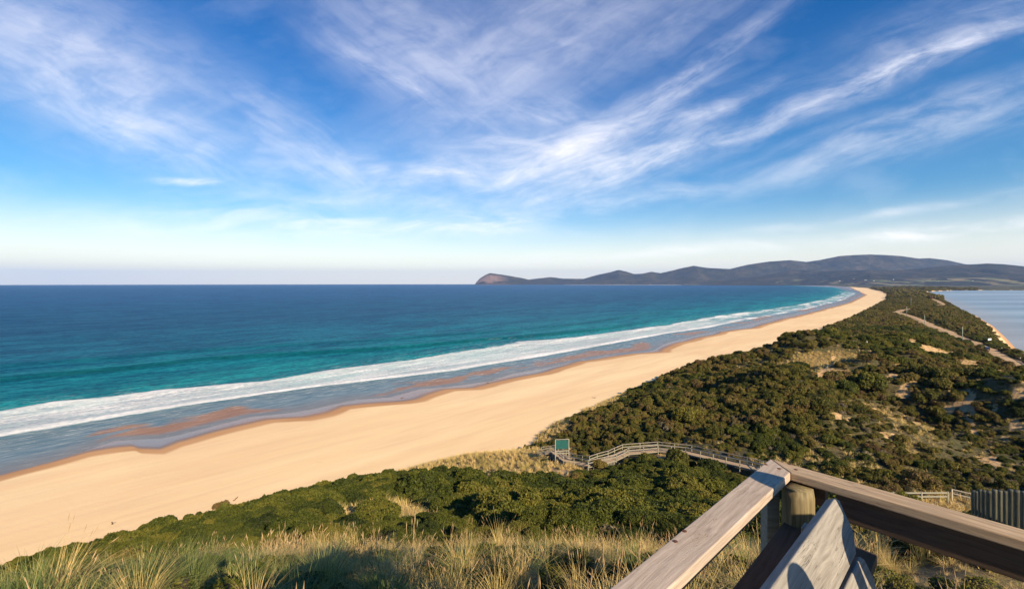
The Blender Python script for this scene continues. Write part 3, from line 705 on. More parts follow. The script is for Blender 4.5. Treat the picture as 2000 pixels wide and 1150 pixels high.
def shrub_mesh(name, seed, nl, leaves, size, mat, twig_n=0, flat_=.62, core=True):
    g = np.random.default_rng(seed+100); L = shrub_shape(seed, nl, flat_)
    C0 = np.array([l[:3] for l in L]); RR = np.array([l[3] for l in L])
    pick = g.choice(len(L), leaves*2, p=RR**2/np.sum(RR**2)); D = g.normal(0, 1, (leaves*2, 3)); D /= np.linalg.norm(D, axis=1)[:, None]
    D[:, 2] = np.where(D[:, 2] < -.35, -D[:, 2], D[:, 2])
    rad = RR[pick, None]*(1+.10*np.sin(D[:, :1]*9+pick[:, None])*np.sin(D[:, 1:2]*8)+g.normal(0, .05, (leaves*2, 1))-np.abs(g.normal(0, .06, (leaves*2, 1))))
    P = C0[pick]+D*rad
    ins = (np.linalg.norm(P[:, None, :]-C0[None], axis=2) < RR[None]*.86).any(1)
    ok = ~ins & (P[:, 2] > -.05); P = P[ok][:leaves]; D = D[ok][:leaves]
    v, q = leaf_quads(P, D, size, seed)
    mats = [mat, M_TWIG]; mi = np.zeros(len(q), int)
    vs = [v]; qs = [q]; n = len(v)
    if core:
        for (cx, cy, cz, r) in L:
            th = np.linspace(0, 2*math.pi, 7)[:-1]; ring = []
            for ph, k in ((-.5, .80), (.25, .88), (.85, .60)):
                ring.append(np.stack([cx+np.cos(th)*r*.84*math.cos(ph), cy+np.sin(th)*r*.84*math.cos(ph), np.full(6, cz+r*.84*math.sin(ph))], 1))
            rv = np.concatenate(ring); rq = []
            for a in range(2):
                for b in range(6): rq.append((a*6+b, a*6+(b+1) % 6, a*6+6+(b+1) % 6, a*6+6+b))
            rq.append((12, 13, 14, 15)); rq.append((12, 15, 16, 17))
            vs.append(rv); qs.append(np.array(rq)+n); n += len(rv); mi = np.concatenate([mi, np.ones(len(rq), int)])
    if twig_n:                                              # bare sticks poking out
        a = g.uniform(0, 2*math.pi, twig_n); r = g.uniform(.1, .8, twig_n)
        b0 = np.stack([np.cos(a)*r*.4, np.sin(a)*r*.4, np.full(twig_n, .05)], 1); b1 = np.stack([np.cos(a)*r*1.1, np.sin(a)*r*1.1, flat_*(1.15-.5*r)*g.uniform(.8, 1.15, twig_n)], 1)
        wv_ = np.stack([-np.sin(a), np.cos(a), 0*a], 1)*.012
        tv = np.stack([b0-wv_, b0+wv_, b1+wv_*.4, b1-wv_*.4], 1).reshape(-1, 3); tq = np.arange(4*twig_n).reshape(-1, 4)+n
        vs.append(tv); qs.append(tq); mi = np.concatenate([mi, np.ones(twig_n, int)])
    o = fast_mesh(name, np.concatenate(vs), np.concatenate(qs), mats, False, link=False)
    o.data.polygons.foreach_set('material_index', mi.astype(np.int32)); return o
def blades(name, seed, n, H, spread, lean, width, mat, heads=0, segs=4, hmat=None, wind=(-.25, .1)):
    g = np.random.default_rng(seed); a = g.uniform(0, 2*math.pi, n); rb = spread*.35*np.sqrt(g.uniform(0, 1, n))
    h = H*g.uniform(.55, 1.1, n); ln = lean*g.uniform(.15, 1.25, n)
    if heads: h[:heads] = H*g.uniform(1.02, 1.28, heads); ln[:heads] = lean*g.uniform(.05, .45, heads)
    base = np.stack([np.cos(a)*rb, np.sin(a)*rb, np.zeros(n)-.03], 1)
    a2 = a+g.normal(0, .5, n); d = np.stack([np.cos(a2)+wind[0], np.sin(a2)+wind[1], 0*a2], 1)
    side = np.cross(d, [0, 0, 1.]); side /= np.linalg.norm(side, axis=1)[:, None]
    tw = g.normal(0, .5, n)[:, None]; side = side*np.cos(tw)+d*np.sin(tw)*.7
    V_ = []; t = np.linspace(0, 1, segs+1)
    for k, tt in enumerate(t):
        c_ = base+d*(ln*tt**2.1*h)[:, None]+np.stack([0*h, 0*h, h*(tt-.42*ln*tt**2.6)], 1)
        wd = (width*(1-tt)**.6*(1.0)+.0006)*np.ones(n); V_ += [c_-side*wd[:, None]/2, c_+side*wd[:, None]/2]
    V_ = np.stack(V_, 1)                                     # n, 2*(segs+1), 3
    m = 2*(segs+1); q = []
    for k in range(segs): q.append(np.stack([np.arange(n)*m+2*k, np.arange(n)*m+2*k+1, np.arange(n)*m+2*k+3, np.arange(n)*m+2*k+2], 1))
    vs = [V_.reshape(-1, 3)]; qs = [np.concatenate(q)]; mi = np.zeros(n*segs, int); nn = n*m
    if heads:                                               # spindle-shaped seed heads
        tip = V_[:heads, -1]; pre = V_[:heads, -4]; dd = tip-pre; dd /= np.linalg.norm(dd, axis=1)[:, None]
        for ang in (0, math.pi/2):
            s2 = np.cross(dd, [math.cos(ang), math.sin(ang), .2]); s2 /= np.linalg.norm(s2, axis=1)[:, None]
            L_ = .11; hv = np.stack([tip-dd*.03, tip+dd*L_*.4-s2*.006, tip+dd*L_, tip+dd*L_*.4+s2*.006], 1).reshape(-1, 3)
            vs.append(hv); qs.append(np.arange(4*heads).reshape(-1, 4)+nn); nn += 4*heads; mi = np.concatenate([mi, np.ones(heads, int)])
    o = fast_mesh(name, np.concatenate(vs), np.concatenate(qs), [mat, hmat or mat], False, link=False)
    o.data.polygons.foreach_set('material_index', mi.astype(np.int32)); return o

def scatter_group(name, protos):
    protos = list(dict.fromkeys(protos))
    pc = bpy.data.collections.new(name+'_kinds')
    for p in protos: pc.objects.link(p)
    ng = bpy.data.node_groups.new(name, 'GeometryNodeTree')
    ng.interface.new_socket('Geometry', in_out='INPUT', socket_type='NodeSocketGeometry'); ng.interface.new_socket('Geometry', in_out='OUTPUT', socket_type='NodeSocketGeometry')
    N = ng.nodes; L = ng.links
    gi = N.new('NodeGroupInput'); go = N.new('NodeGroupOutput'); ip = N.new('GeometryNodeInstanceOnPoints')
    ci = N.new('GeometryNodeCollectionInfo'); ci.inputs['Collection'].default_value = pc; ci.inputs['Separate Children'].default_value = True; ci.inputs['Reset Children'].default_value = True
    def na(nm, typ):
        n = N.new('GeometryNodeInputNamedAttribute'); n.data_type = typ; n.inputs['Name'].default_value = nm; return n.outputs['Attribute']
    L.new(gi.outputs[0], ip.inputs['Points']); L.new(ci.outputs[0], ip.inputs['Instance']); ip.inputs['Pick Instance'].default_value = True
    L.new(na('pick', 'INT'), ip.inputs['Instance Index']); L.new(na('turn', 'FLOAT_VECTOR'), ip.inputs['Rotation']); L.new(na('size', 'FLOAT_VECTOR'), ip.inputs['Scale'])
    L.new(ip.outputs[0], go.inputs[0]); return ng
def scatter(name, P, size, protos, label, cat, seed, tilt=.08, squash=(.8, 1.25), turn=None):
    n = len(P); g = np.random.default_rng(seed)
    me = bpy.data.meshes.new(name); me.vertices.add(n); me.vertices.foreach_set('co', P.astype(np.float32).ravel())
    rot = np.stack([g.normal(0, tilt, n), g.normal(0, tilt, n), g.uniform(0, 6.283, n) if turn is None else g.normal(turn, .6, n)], 1)
    sz = np.stack([size, size, size*g.uniform(*squash, n)], 1)
    a = me.attributes.new('turn', 'FLOAT_VECTOR', 'POINT'); a.data.foreach_set('vector', rot.astype(np.float32).ravel())
    a = me.attributes.new('size', 'FLOAT_VECTOR', 'POINT'); a.data.foreach_set('vector', sz.astype(np.float32).ravel())
    a = me.attributes.new('pick', 'INT', 'POINT'); a.data.foreach_set('value', g.integers(0, len(protos), n).astype(np.int32))
    o = bpy.data.objects.new(name, me); col.objects.link(o)
    md = o.modifiers.new('scatter', 'NODES'); md.node_group = scatter_group(name, protos)
    return tag(o, label, cat, kind='stuff')
def seeded(smin, smax, cmin, cmax, step, seed, cone=62, ymin=1.5):
    """jittered points over a stretch of the isthmus, in front of the camera"""
    g = np.random.default_rng(seed); S = np.arange(smin, smax, step); C_ = np.arange(cmin, cmax, step)
    S, C_ = np.meshgrid(S, C_); S = S.ravel()+g.uniform(-.5, .5, S.size)*step; C_ = C_.ravel()+g.uniform(-.5, .5, C_.size)*step
    x, y = from_sc(S, C_); k = (np.abs(np.degrees(np.arctan2(x, y))) < cone) & (y > ymin)
    return x[k], y[k]
def ground_pts(x, y, sink=.05):
    return np.stack([x, y, terrain(x, y)-drop(x, y)-sink], 1)
g = np.random.default_rng(99)
# keep-out strips: boardwalk and platform
BW_PX = [(1054,888,.2),(1084,890,.6),(1110,906,1.0),(1150,914,1.1),(1196,905,1.0),(1222,892,.9),(1285,884,.6),(1345,888,.6),(1376,900,.7),(1480,927,.7),(1540,945,.7)]
BW = [hit(u, v) for u, v, h in BW_PX]; BWC = np.array([(p[0], p[1]) for p in BW])
def clear_of(x, y, rad):
    return dist_poly(x, y, BWC) > rad
near_x, near_y = seeded(-80, 130, -95, 60, 1.1, 1)
mid_x, mid_y = seeded(125, 420, -110, 60, 1.9, 2)
far_x, far_y = seeded(410, 1300, -170, 60, 3.8, 3)
vf_x, vf_y = seeded(1290, 3600, -420, 40, 10, 4)
S00 = [shrub_mesh('leafy_clump', 140+i, 16, 26000, .0165, M_LEAF_DARK) for i in range(3)]
S0 = [shrub_mesh('fine_clump', 110+i, 14, 9000, .030, M_LEAF_DARK) for i in range(4)]
S1 = [shrub_mesh('scrub_clump', 10+i, 13, 4200, .050, M_LEAF_DARK) for i in range(5)]
S2 = [shrub_mesh('heath_clump', 30+i, 10, 2600, .060, M_LEAF_MIX, 14) for i in range(5)]
S5 = [shrub_mesh('wispy_clump', 170+i, 6, 1700, .055, M_LEAF_MIX, 46, .85, False) for i in range(4)]
S2 = S2+S5
S3 = [shrub_mesh('grey_clump', 50+i, 8, 700, .07, M_LEAF_GREY, 60, .6, False) for i in range(2)]
S4 = [shrub_mesh('distant_clump', 60+i, 8, 420, .13, M_LEAF_MIX) for i in range(4)]
def scrub(x, y, base, seed, which):
    v, gr, sa = cover(x, y); r = np.hypot(x, y)
    k = (v > .6) & (gr < .5) & (sa < .5) & clear_of(x, y, 2.6)
    big = fbm(x, y, 30, 3, 61); sz = base*(1+.45*fbm(x, y, 12, 2, 62)+.25*np.random.default_rng(seed).normal(0, 1, len(x))+.9*(dist_poly(x, y, BWC) > 12)*(np.random.default_rng(seed+50).uniform(0, 1, len(x)) < .06)).clip(.45, 2.1)
    sz = sz*np.interp(dist_poly(x, y, BWC), [2.5, 9], [.5, 1]); k = k & ~((gr > .42) & (np.random.default_rng(seed+9).uniform(0, 1, len(x)) < .5))
    return x[k], y[k], sz[k], big[k]
x, y, sz, big = scrub(near_x, near_y, 1.15, 5, 0)
s_, c_ = to_sc(x, y); sz = sz*np.interp(s_, [50, 80], [1.2, .95])*np.interp(np.hypot(x, y), [18, 40], [.8, 1])*np.where(s_ < 70, np.interp(np.degrees(np.arctan2(x, y)), [-50, -22, 0], [.5, .72, 1.05]), 1); dark = (fbm(x, y, 22, 3, 70)+np.where(s_ < 66, .35, -.25)) > .0
low = np.interp(c_-foot(s_), [0, 4, 14], [.4, .7, 1.0])*np.where(s_ > 66, 1.0, 1.05); sz = sz*low
# valley floor and the shaded slope carry lower plants
gone = np.random.default_rng(8).uniform(0, 1, len(x)) < np.where((s_ > 75) & (c_ > -18), .30, .08)
sz = np.where((s_ > 75) & (c_ > -18), sz*.72, sz)
grey = (np.random.default_rng(9).uniform(0, 1, len(x)) < np.where(s_ > 70, .13, .06)) & ~gone
kd = dark & ~grey & ~gone; km = ~dark & ~grey & ~gone
P = ground_pts(x, y, .12)
nr = np.hypot(x, y) < 42; km = km | (nr & kd & (fbm(x, y, 6, 2, 71) > .45)); kd = kd & ~km
vn = np.hypot(x, y) < 27
scatter('nearest_scrub', P[kd & vn], sz[kd & vn], S00, 'fine leaved green scrub at the lower left edge of the grass', 'scrub', 9)
scatter('near_scrub', P[kd & nr & ~vn], sz[kd & nr & ~vn], S0, 'dense leafy green scrub just below the foreground grass', 'scrub', 10)
kd = kd & ~nr
scatter('coastal_scrub', P[kd], sz[kd], S1, 'dense dark green coastal scrub covering the dune slope', 'scrub', 11)
scatter('heath_scrub', P[km], sz[km]*.95, S2, 'mixed olive and brown heath scrub on the second dune ridge', 'scrub', 12)
scatter('dry_scrub', P[grey], sz[grey]*.75, S3, 'grey dead twiggy scrub scattered among the green bushes', 'scrub', 13)
x, y, sz, big = scrub(mid_x, mid_y, 1.5, 6, 0); s_, c_ = to_sc(x, y); sz *= np.interp(c_-foot(s_), [0, 6, 18], [.5, .75, 1.0])
gone = np.random.default_rng(18).uniform(0, 1, len(x)) < .12
P = ground_pts(x, y, .15); dark = (fbm(x, y, 30, 3, 70) > .12) & ~gone; nd = ~dark & ~gone
scatter('ridge_scrub', P[dark], sz[dark], S1, 'dark green scrub on the far side of the grassy knoll', 'scrub', 14)
scatter('ridge_heath', P[nd], sz[nd], S2, 'olive brown heath running along the isthmus above the beach', 'scrub', 15)
x, y, sz, big = scrub(far_x, far_y, 3.1, 7, 0); sz = np.minimum(sz, 3.6)*np.interp(dist_poly(x, y, ROAD), [5, 10], [.5, 1])
scatter('isthmus_scrub', ground_pts(x, y, .3), sz*.8, S4, 'low dark scrub on the narrow neck of land between both waters', 'scrub', 16)
x, y, sz, big = scrub(vf_x, vf_y, 7.5, 8, 0)
scatter('distant_woodland', ground_pts(x, y, .5), sz*.9, S4, 'distant woodland behind the far end of the beach', 'woodland', 17)

# grass
G1 = [blades('marram_tuft', 200+i, 80, .47, .36, 1.0, .0075, M_GRASS, 5, 4, M_HEAD) for i in range(5)]
G2 = [blades('sedge_tuft', 220+i, 110, .42, .40, 1.15, .0085, M_GRASSG, 0, 4) for i in range(4)]
G3 = [blades('coarse_tuft', 240+i, 46, .75, .8, .9, .045, M_GRASS, 0, 2) for i in range(4)]
nx, ny = seeded(-40, 34, -34, 30, .34, 21, 125, -14); v, gr, sa = cover(nx, ny); r = np.hypot(nx, ny)
DECKP = [(1.5,2.7),(-2.4,-1.0),(.6,-4.6),(4.6,-1.1)]
deckzone = in_poly(nx, ny, DECKP)
path_ = (nx/np.maximum(ny, .1) > .80) & (ny > 5) & (ny < 12.2)
k = (v > .5) & (gr > .4) & ~deckzone & (r > 2.2) & (np.random.default_rng(4).uniform(0, 1, len(nx)) < sstep(-.35, .35, fbm(nx, ny, 1.5, 2, 84))*np.where(r < 14, .80, .65)+.12)
nx, ny, r = nx[k], ny[k], r[k]; P = ground_pts(nx, ny, .03); gre = -.20+ fbm(nx, ny, 4.5, 3, 81)+np.interp(nx/np.maximum(ny, .1), [-1, -.4, .2, 1.2], [.28, .05, -.10, -.05])+np.interp(r, [3, 12], [.12, -.1])
gsz = np.clip(1.05+.6*fbm(nx, ny, 1.8, 2, 82)+.2*np.random.default_rng(3).normal(0, 1, len(nx)), .4, 1.8)
gsz = np.where(path_[k], gsz*.38, gsz); kg = gre > .05
scatter('marram_grass', P[~kg], gsz[~kg], G1, 'dry golden marram grass with seed heads on the near dune top', 'grass', 22, .10)
scatter('green_sedge', P[kg], gsz[kg], G2, 'green arching sedge between the golden grass in the foreground', 'grass', 23, .12)
G6 = [blades('tall_tuft', 260+i, 170, .86, .50, .80, .0080, M_GRASS, 7, 5, M_HEAD) for i in range(3)]+[blades('tall_green_tuft', 270+i, 170, .80, .50, 1.1, .0090, M_GRASSG, 0, 5) for i in range(2)]
bx_, by_ = seeded(-36, 34, -34, 30, 1.35, 28, 125, -14); v, gr, sa = cover(bx_, by_); r = np.hypot(bx_, by_)
k = (v > .5) & (gr > .6) & ~in_poly(bx_, by_, DECKP) & (r > 3.6) & ~((bx_/np.maximum(by_, .1) > .78) & (by_ > 2) & (by_ < 12.2)) & (np.random.default_rng(14).uniform(0, 1, len(bx_)) < .62)
scatter('tall_marram', ground_pts(bx_[k], by_[k], .03), np.random.default_rng(15).uniform(.6, 1.1, k.sum()), G6, 'taller clumps of marram standing above the dune top grass', 'grass', 29, .12)
gx, gy = seeded(12, 240, -95, 55, .95, 24); v, gr, sa = cover(gx, gy); r = np.hypot(gx, gy)
ug = np.random.default_rng(6).uniform(0, 1, len(gx))
k = (v > .3) & ((gr > .4) & (sa < .5) & ((gr > .5) | (ug < .6)) | (ug < .10) | ((sa > .4) & (ug < .35))) & (r > 17) & clear_of(gx, gy, 1.3) & (dist_poly(gx, gy, ROAD) > 6)
s_, c_ = to_sc(gx, gy); thin = (c_ < foot(s_)+3) & (v > .02) & (ug < .25); k = k | (thin & clear_of(gx, gy, 1.5))
scatter('dune_grass', ground_pts(gx[k], gy[k], .03), np.clip(.75+.5*ug[k], .5, 1.4)*1.05, G3, 'tawny marram grass on the open sandy patches and dune foot', 'grass', 25, .15)
# low green creeper between the near tufts
G5 = [shrub_mesh('creeper_clump', 80+i, 9, 800, .045, M_LEAF_DARK, 0, .5) for i in range(3)]
cx_, cy_ = seeded(-35, 34, -32, 30, .8, 26, 125, -14); v, gr, sa = cover(cx_, cy_); r = np.hypot(cx_, cy_)
k = (v > .5) & (gr > .3) & (r > 3.0) & ~in_poly(cx_, cy_, DECKP) & (fbm(cx_, cy_, 3.5, 3, 83)+np.interp(cx_/np.maximum(cy_, .1), [-1.1, -.5, 0], [.25, .08, .05]) > -.12)
scatter('green_creeper', ground_pts(cx_[k], cy_[k], .05), np.random.default_rng(5).uniform(.32, .62, k.sum()), G5, 'low bright green creeping plants between the foreground tussocks', 'ground cover', 27)
print('scatter done')

# ------------------------------------------------------------ lookout in the foreground
def at_h(u, v, h):                                           # a point h metres below the lens height
    t = h*F/(v-V0); return Vector(((u-1000)/F*t, t, CAM_Z-h))
def prism(name, poly, thick, mat, parent, axis, bevel=.004, down=Vector((0, 0, -1)), n=None):
    """board whose top outline is poly; local x runs along axis so that the grain follows it"""
    ax = Vector(axis).normalized(); dn = Vector(down).normalized(); sd = dn.cross(ax).normalized(); ax = sd.cross(dn).normalized()
    M = Matrix((ax, sd, -dn)).transposed().to_4x4(); M.translation = poly[0]; Mi = M.inverted()
    top = [Mi @ p for p in poly]; bot = [p-Vector((0, 0, thick)) for p in top]; k = len(poly)
    o = mesh_obj(name, top+bot, [tuple(range(k)), tuple(range(k, 2*k))[::-1]]+[(i, i+k, (i+1) % k+k, (i+1) % k) for i in range(k)], mat, parent)
    bm_fix(o)
    o.matrix_basis = (parent.matrix_basis.inverted() @ M) if parent else M
    if bevel:
        b = o.modifiers.new('bevel', 'BEVEL'); b.width = bevel; b.segments = 3; b.limit_method = 'ANGLE'
    return o
import bmesh
def bm_fix(o):
    bm = bmesh.new(); bm.from_mesh(o.data); bmesh.ops.recalc_face_normals(bm, faces=bm.faces); bm.to_mesh(o.data); bm.free()
CAPH = 1.05; ZC = CAM_Z-CAPH; DECK = 35.85
cO = at_h(1505, 895, CAPH); cI = at_h(1540.5, 922, CAPH)
dL = (cO-at_h(1188, 1150, CAPH)).normalized(); nL = Vector((dL.y, -dL.x, 0))     # left rail runs away along dL; nL points to the deck side
dR = (at_h(2000, 1033, CAPH)-cO).normalized(); nR = Vector((dR.y, -dR.x, 0))     # nR points to the deck side
wL = .142; wR = .128
rail = empty('lookout_railing', (cO.x, cO.y, DECK), label='weathered timber handrail meeting at a mitred corner of the lookout', category=None) if False else empty('lookout_railing', (cO.x, cO.y, DECK))
tag(rail, 'weathered grey timber handrail of the lookout with a mitred corner', 'railing')
rail.matrix_basis = Matrix.Translation((cO.x, cO.y, DECK))
g3 = .0012
def ip(p, d, q, e):                                          # plan intersection of two lines
    k = ((q.x-p.x)*e.y-(q.y-p.y)*e.x)/(d.x*e.y-d.y*e.x); return Vector((p.x+d.x*k, p.y+d.y*k, p.z))
inn = ip(cO+nL*wL, dL, cO+nR*wR, dR)
prism('cap_rail', [cO-dL*.002, inn-dL*.002, inn-dL*4.3, cO-dL*4.35], .048, M_WOOD, rail, dL, .006)
prism('cap_rail', [cO+dR*.002, cO+dR*4.6, inn+dR*4.6, inn+dR*.002][::-1], .046, M_WOODB, rail, dR, .006)
def beam(name, a, b, w_, h_, mat, parent, bevel=.004):
    a = Vector(a); b = Vector(b); d = (b-a).normalized(); s = Vector((-d.y, d.x, 0)).normalized()
    return prism(name, [a-s*w_/2, b-s*w_/2, b+s*w_/2, a+s*w_/2], h_, mat, parent, d, bevel)
zb = Vector((0, 0, -.0495))
beam('side_beam', cO+nR*.075+dR*.36+zb, cO+nR*.075+dR*4.5+zb, .045, .135, M_WOODD, rail)  # shade under the cap put into the beam's dark colour
beam('side_beam', cO+nL*.055-dL*.42+zb, cO+nL*.055-dL*4.2+zb, .045, .10, M_WOODB, rail)
beam('mid_rail', cO+nR*.06+dR*.2+Vector((0,0,-.62)), cO+nR*.06+dR*4.5+Vector((0,0,-.62)), .045, .10, M_WOODG, rail)
beam('mid_rail', cO+nL*.06-dL*.2+Vector((0,0,-.62)), cO+nL*.06-dL*4.2+Vector((0,0,-.62)), .045, .10, M_WOODG, rail)
beam('packing_block', cO+nR*.04+dR*.10+zb, cO+nR*.04+dR*.30+zb, .05, .11, M_WOODD, rail)
def log_post(name, x, y, z0, z1, r, mat, parent, seed, n=20):
    g = np.random.default_rng(seed); vs = []; fs = []; K = 9
    prof = [(0, 1), (.94, 1), (.985, .985), (1, .90)]
    for (k, rr_) in prof:
        for i in range(n):
            a = 2*math.pi*i/n; q = r*rr_*(1+.035*math.sin(3*a+seed)+.02*math.sin(7*a+k*3)); vs.append((z0+(z1-z0)*k, math.cos(a)*q, math.sin(a)*q))
    for j in range(len(prof)-1):
        for i in range(n): fs.append((j*n+i, j*n+(i+1) % n, (j+1)*n+(i+1) % n, (j+1)*n+i))
    fs.append(tuple(range((len(prof)-1)*n, len(prof)*n)))
    M = Matrix(((0, 0, -1), (0, 1, 0), (1, 0, 0))).to_4x4()                # local x points up
    o = mesh_obj(name, vs, fs, mat, parent, True); bm_fix(o); M.translation = (x, y, 0)
    o.matrix_basis = (parent.matrix_basis.inverted() @ M) if parent else M
    return o
pc = inn-dL*.035+dR*.045
log_post('log_post', pc.x, pc.y, terrain(pc.x, pc.y)-.3, ZC-.055, .078, M_POST, rail, 1)
for k in (2.1, 4.2):
    p = cO+nR*.16+dR*k; log_post('log_post', p.x, p.y, float(terrain(p.x, p.y))-.3, ZC-.055, .075, M_POST, rail, 3+int(k))
    p = cO+nL*.17-dL*k; log_post('log_post', p.x, p.y, float(terrain(p.x, p.y))-.3, ZC-.055, .075, M_POST, rail, 9+int(k))
up = cO-dL*.16+nL*.045
o_ = prism('upright', [Vector((up.x-.035, up.y-.035, ZC-.052)), Vector((up.x+.035, up.y-.035, ZC-.052)), Vector((up.x+.035, up.y+.035, ZC-.052)), Vector((up.x-.035, up.y+.035, ZC-.052))], 1.6, M_WOODG, rail, (1, 0, 0))
sc = MB
for (u, v) in [(1337, 1037), (1319, 1057), (1522, 915), (1496, 907), (1543, 906.5), (1555, 917)]:
    p = at_h(u, v, CAPH); m = MB(); m.tube((0, 0, -.002), (0, 0, .0022), .0105, .0095, 14); m.tube((0, 0, .0022), (0, 0, .0030), .004, .003, 8)
    o_ = m.build('screw', M_RUST, rail); o_.location = p-Vector((cO.x, cO.y, DECK))
# bench back: two leaning planks seen end-on
bench = empty('bench', (1.1, 1.4, DECK)); tag(bench, 'grey timber bench back of two leaning planks beside the handrail', 'bench')
bench.matrix_basis = Matrix.Translation((1.1, 1.4, DECK))
tf = at_h(1636, 967, 1.004)
lean = Vector((nL.x, nL.y, 0))*.46+Vector((0, 0, -.89)); lean.normalize()
def plank(name, top, hgt, th, length, cut, mat):
    """broad face spanned by -dL (length) and lean (height)"""
    fn = dL.cross(lean).normalized()
    if fn.dot(nL) < 0: fn = -fn
    a = top; b = top+lean*hgt-dL*cut; mid = top+lean*hgt*.72-dL*cut*.35
    poly = [a-dL*.035, a+lean*.022-dL*.006, mid, b-dL*.03, b-dL*.07, top+lean*hgt-dL*length, top-dL*length]
    return prism(name, poly, th, mat, bench, dL, .006, down=-fn)
plank('backrest_plank', tf, .205, .045, 2.3, .10, M_WOODK)
plank('backrest_plank', tf+lean*.222-dL*.075+nL*.002, .14, .045, 2.2, .03, M_WOODK)
# upright that carries the planks, seat boards on the far side
for k in (.35, 1.9):
    q = tf-dL*k-nL*.045; beam('back_upright', q+lean*.05-nL*.02, q+lean*.05-nL*.02+dL*.06, .045, .9, M_WOODG, bench)
for j in range(3):
    q = tf+nL*(.30+.15*j)-dL*.2; q = Vector((q.x, q.y, DECK+.45)); beam('seat_board', q, q-dL*2.0, .135, .04, M_WOODP, bench)
for k in (.45, 1.7):
    q = tf+nL*.42-dL*k; beam('leg', Vector((q.x, q.y, DECK+.409)), Vector((q.x, q.y, DECK+.409))-dL*.07, .30, .409, M_WOODG, bench)
for (u, v, hh) in [(1673, 1059, 1.13), (1688, 1129, 1.25)]:
    pass
# low shelf between rail and bench, its shade put into the dark colour
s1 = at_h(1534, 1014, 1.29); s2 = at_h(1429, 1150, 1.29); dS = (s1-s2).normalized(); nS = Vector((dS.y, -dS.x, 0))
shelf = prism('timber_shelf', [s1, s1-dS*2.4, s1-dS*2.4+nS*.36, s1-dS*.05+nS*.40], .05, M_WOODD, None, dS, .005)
tag(shelf, 'dark shaded timber shelf between the handrail and the bench back', 'shelf')
# deck
deck = empty('lookout_deck', (1.1, -.8, 0)); tag(deck, 'timber deck of the lookout under the handrail', 'deck'); deck.matrix_basis = Matrix.Translation((1.1, -.8, 0))
base = Vector((cO.x, cO.y, DECK))
k = 0
while k*.145 < 4.0:
    a = base+nL*.02+nR*.0-dL*(.12+k*.145); beam('deck_board', a+nL*.0, a+dR*4.3, .138, .035, M_WOODG, deck, .003); k += 1
for j in (.3, 2.2, 4.0):
    a = base+dR*j-dL*.1-Vector((0, 0, .037)); beam('joist', a, a-dL*3.9, .07, .19, M_WOODD, deck, 0)

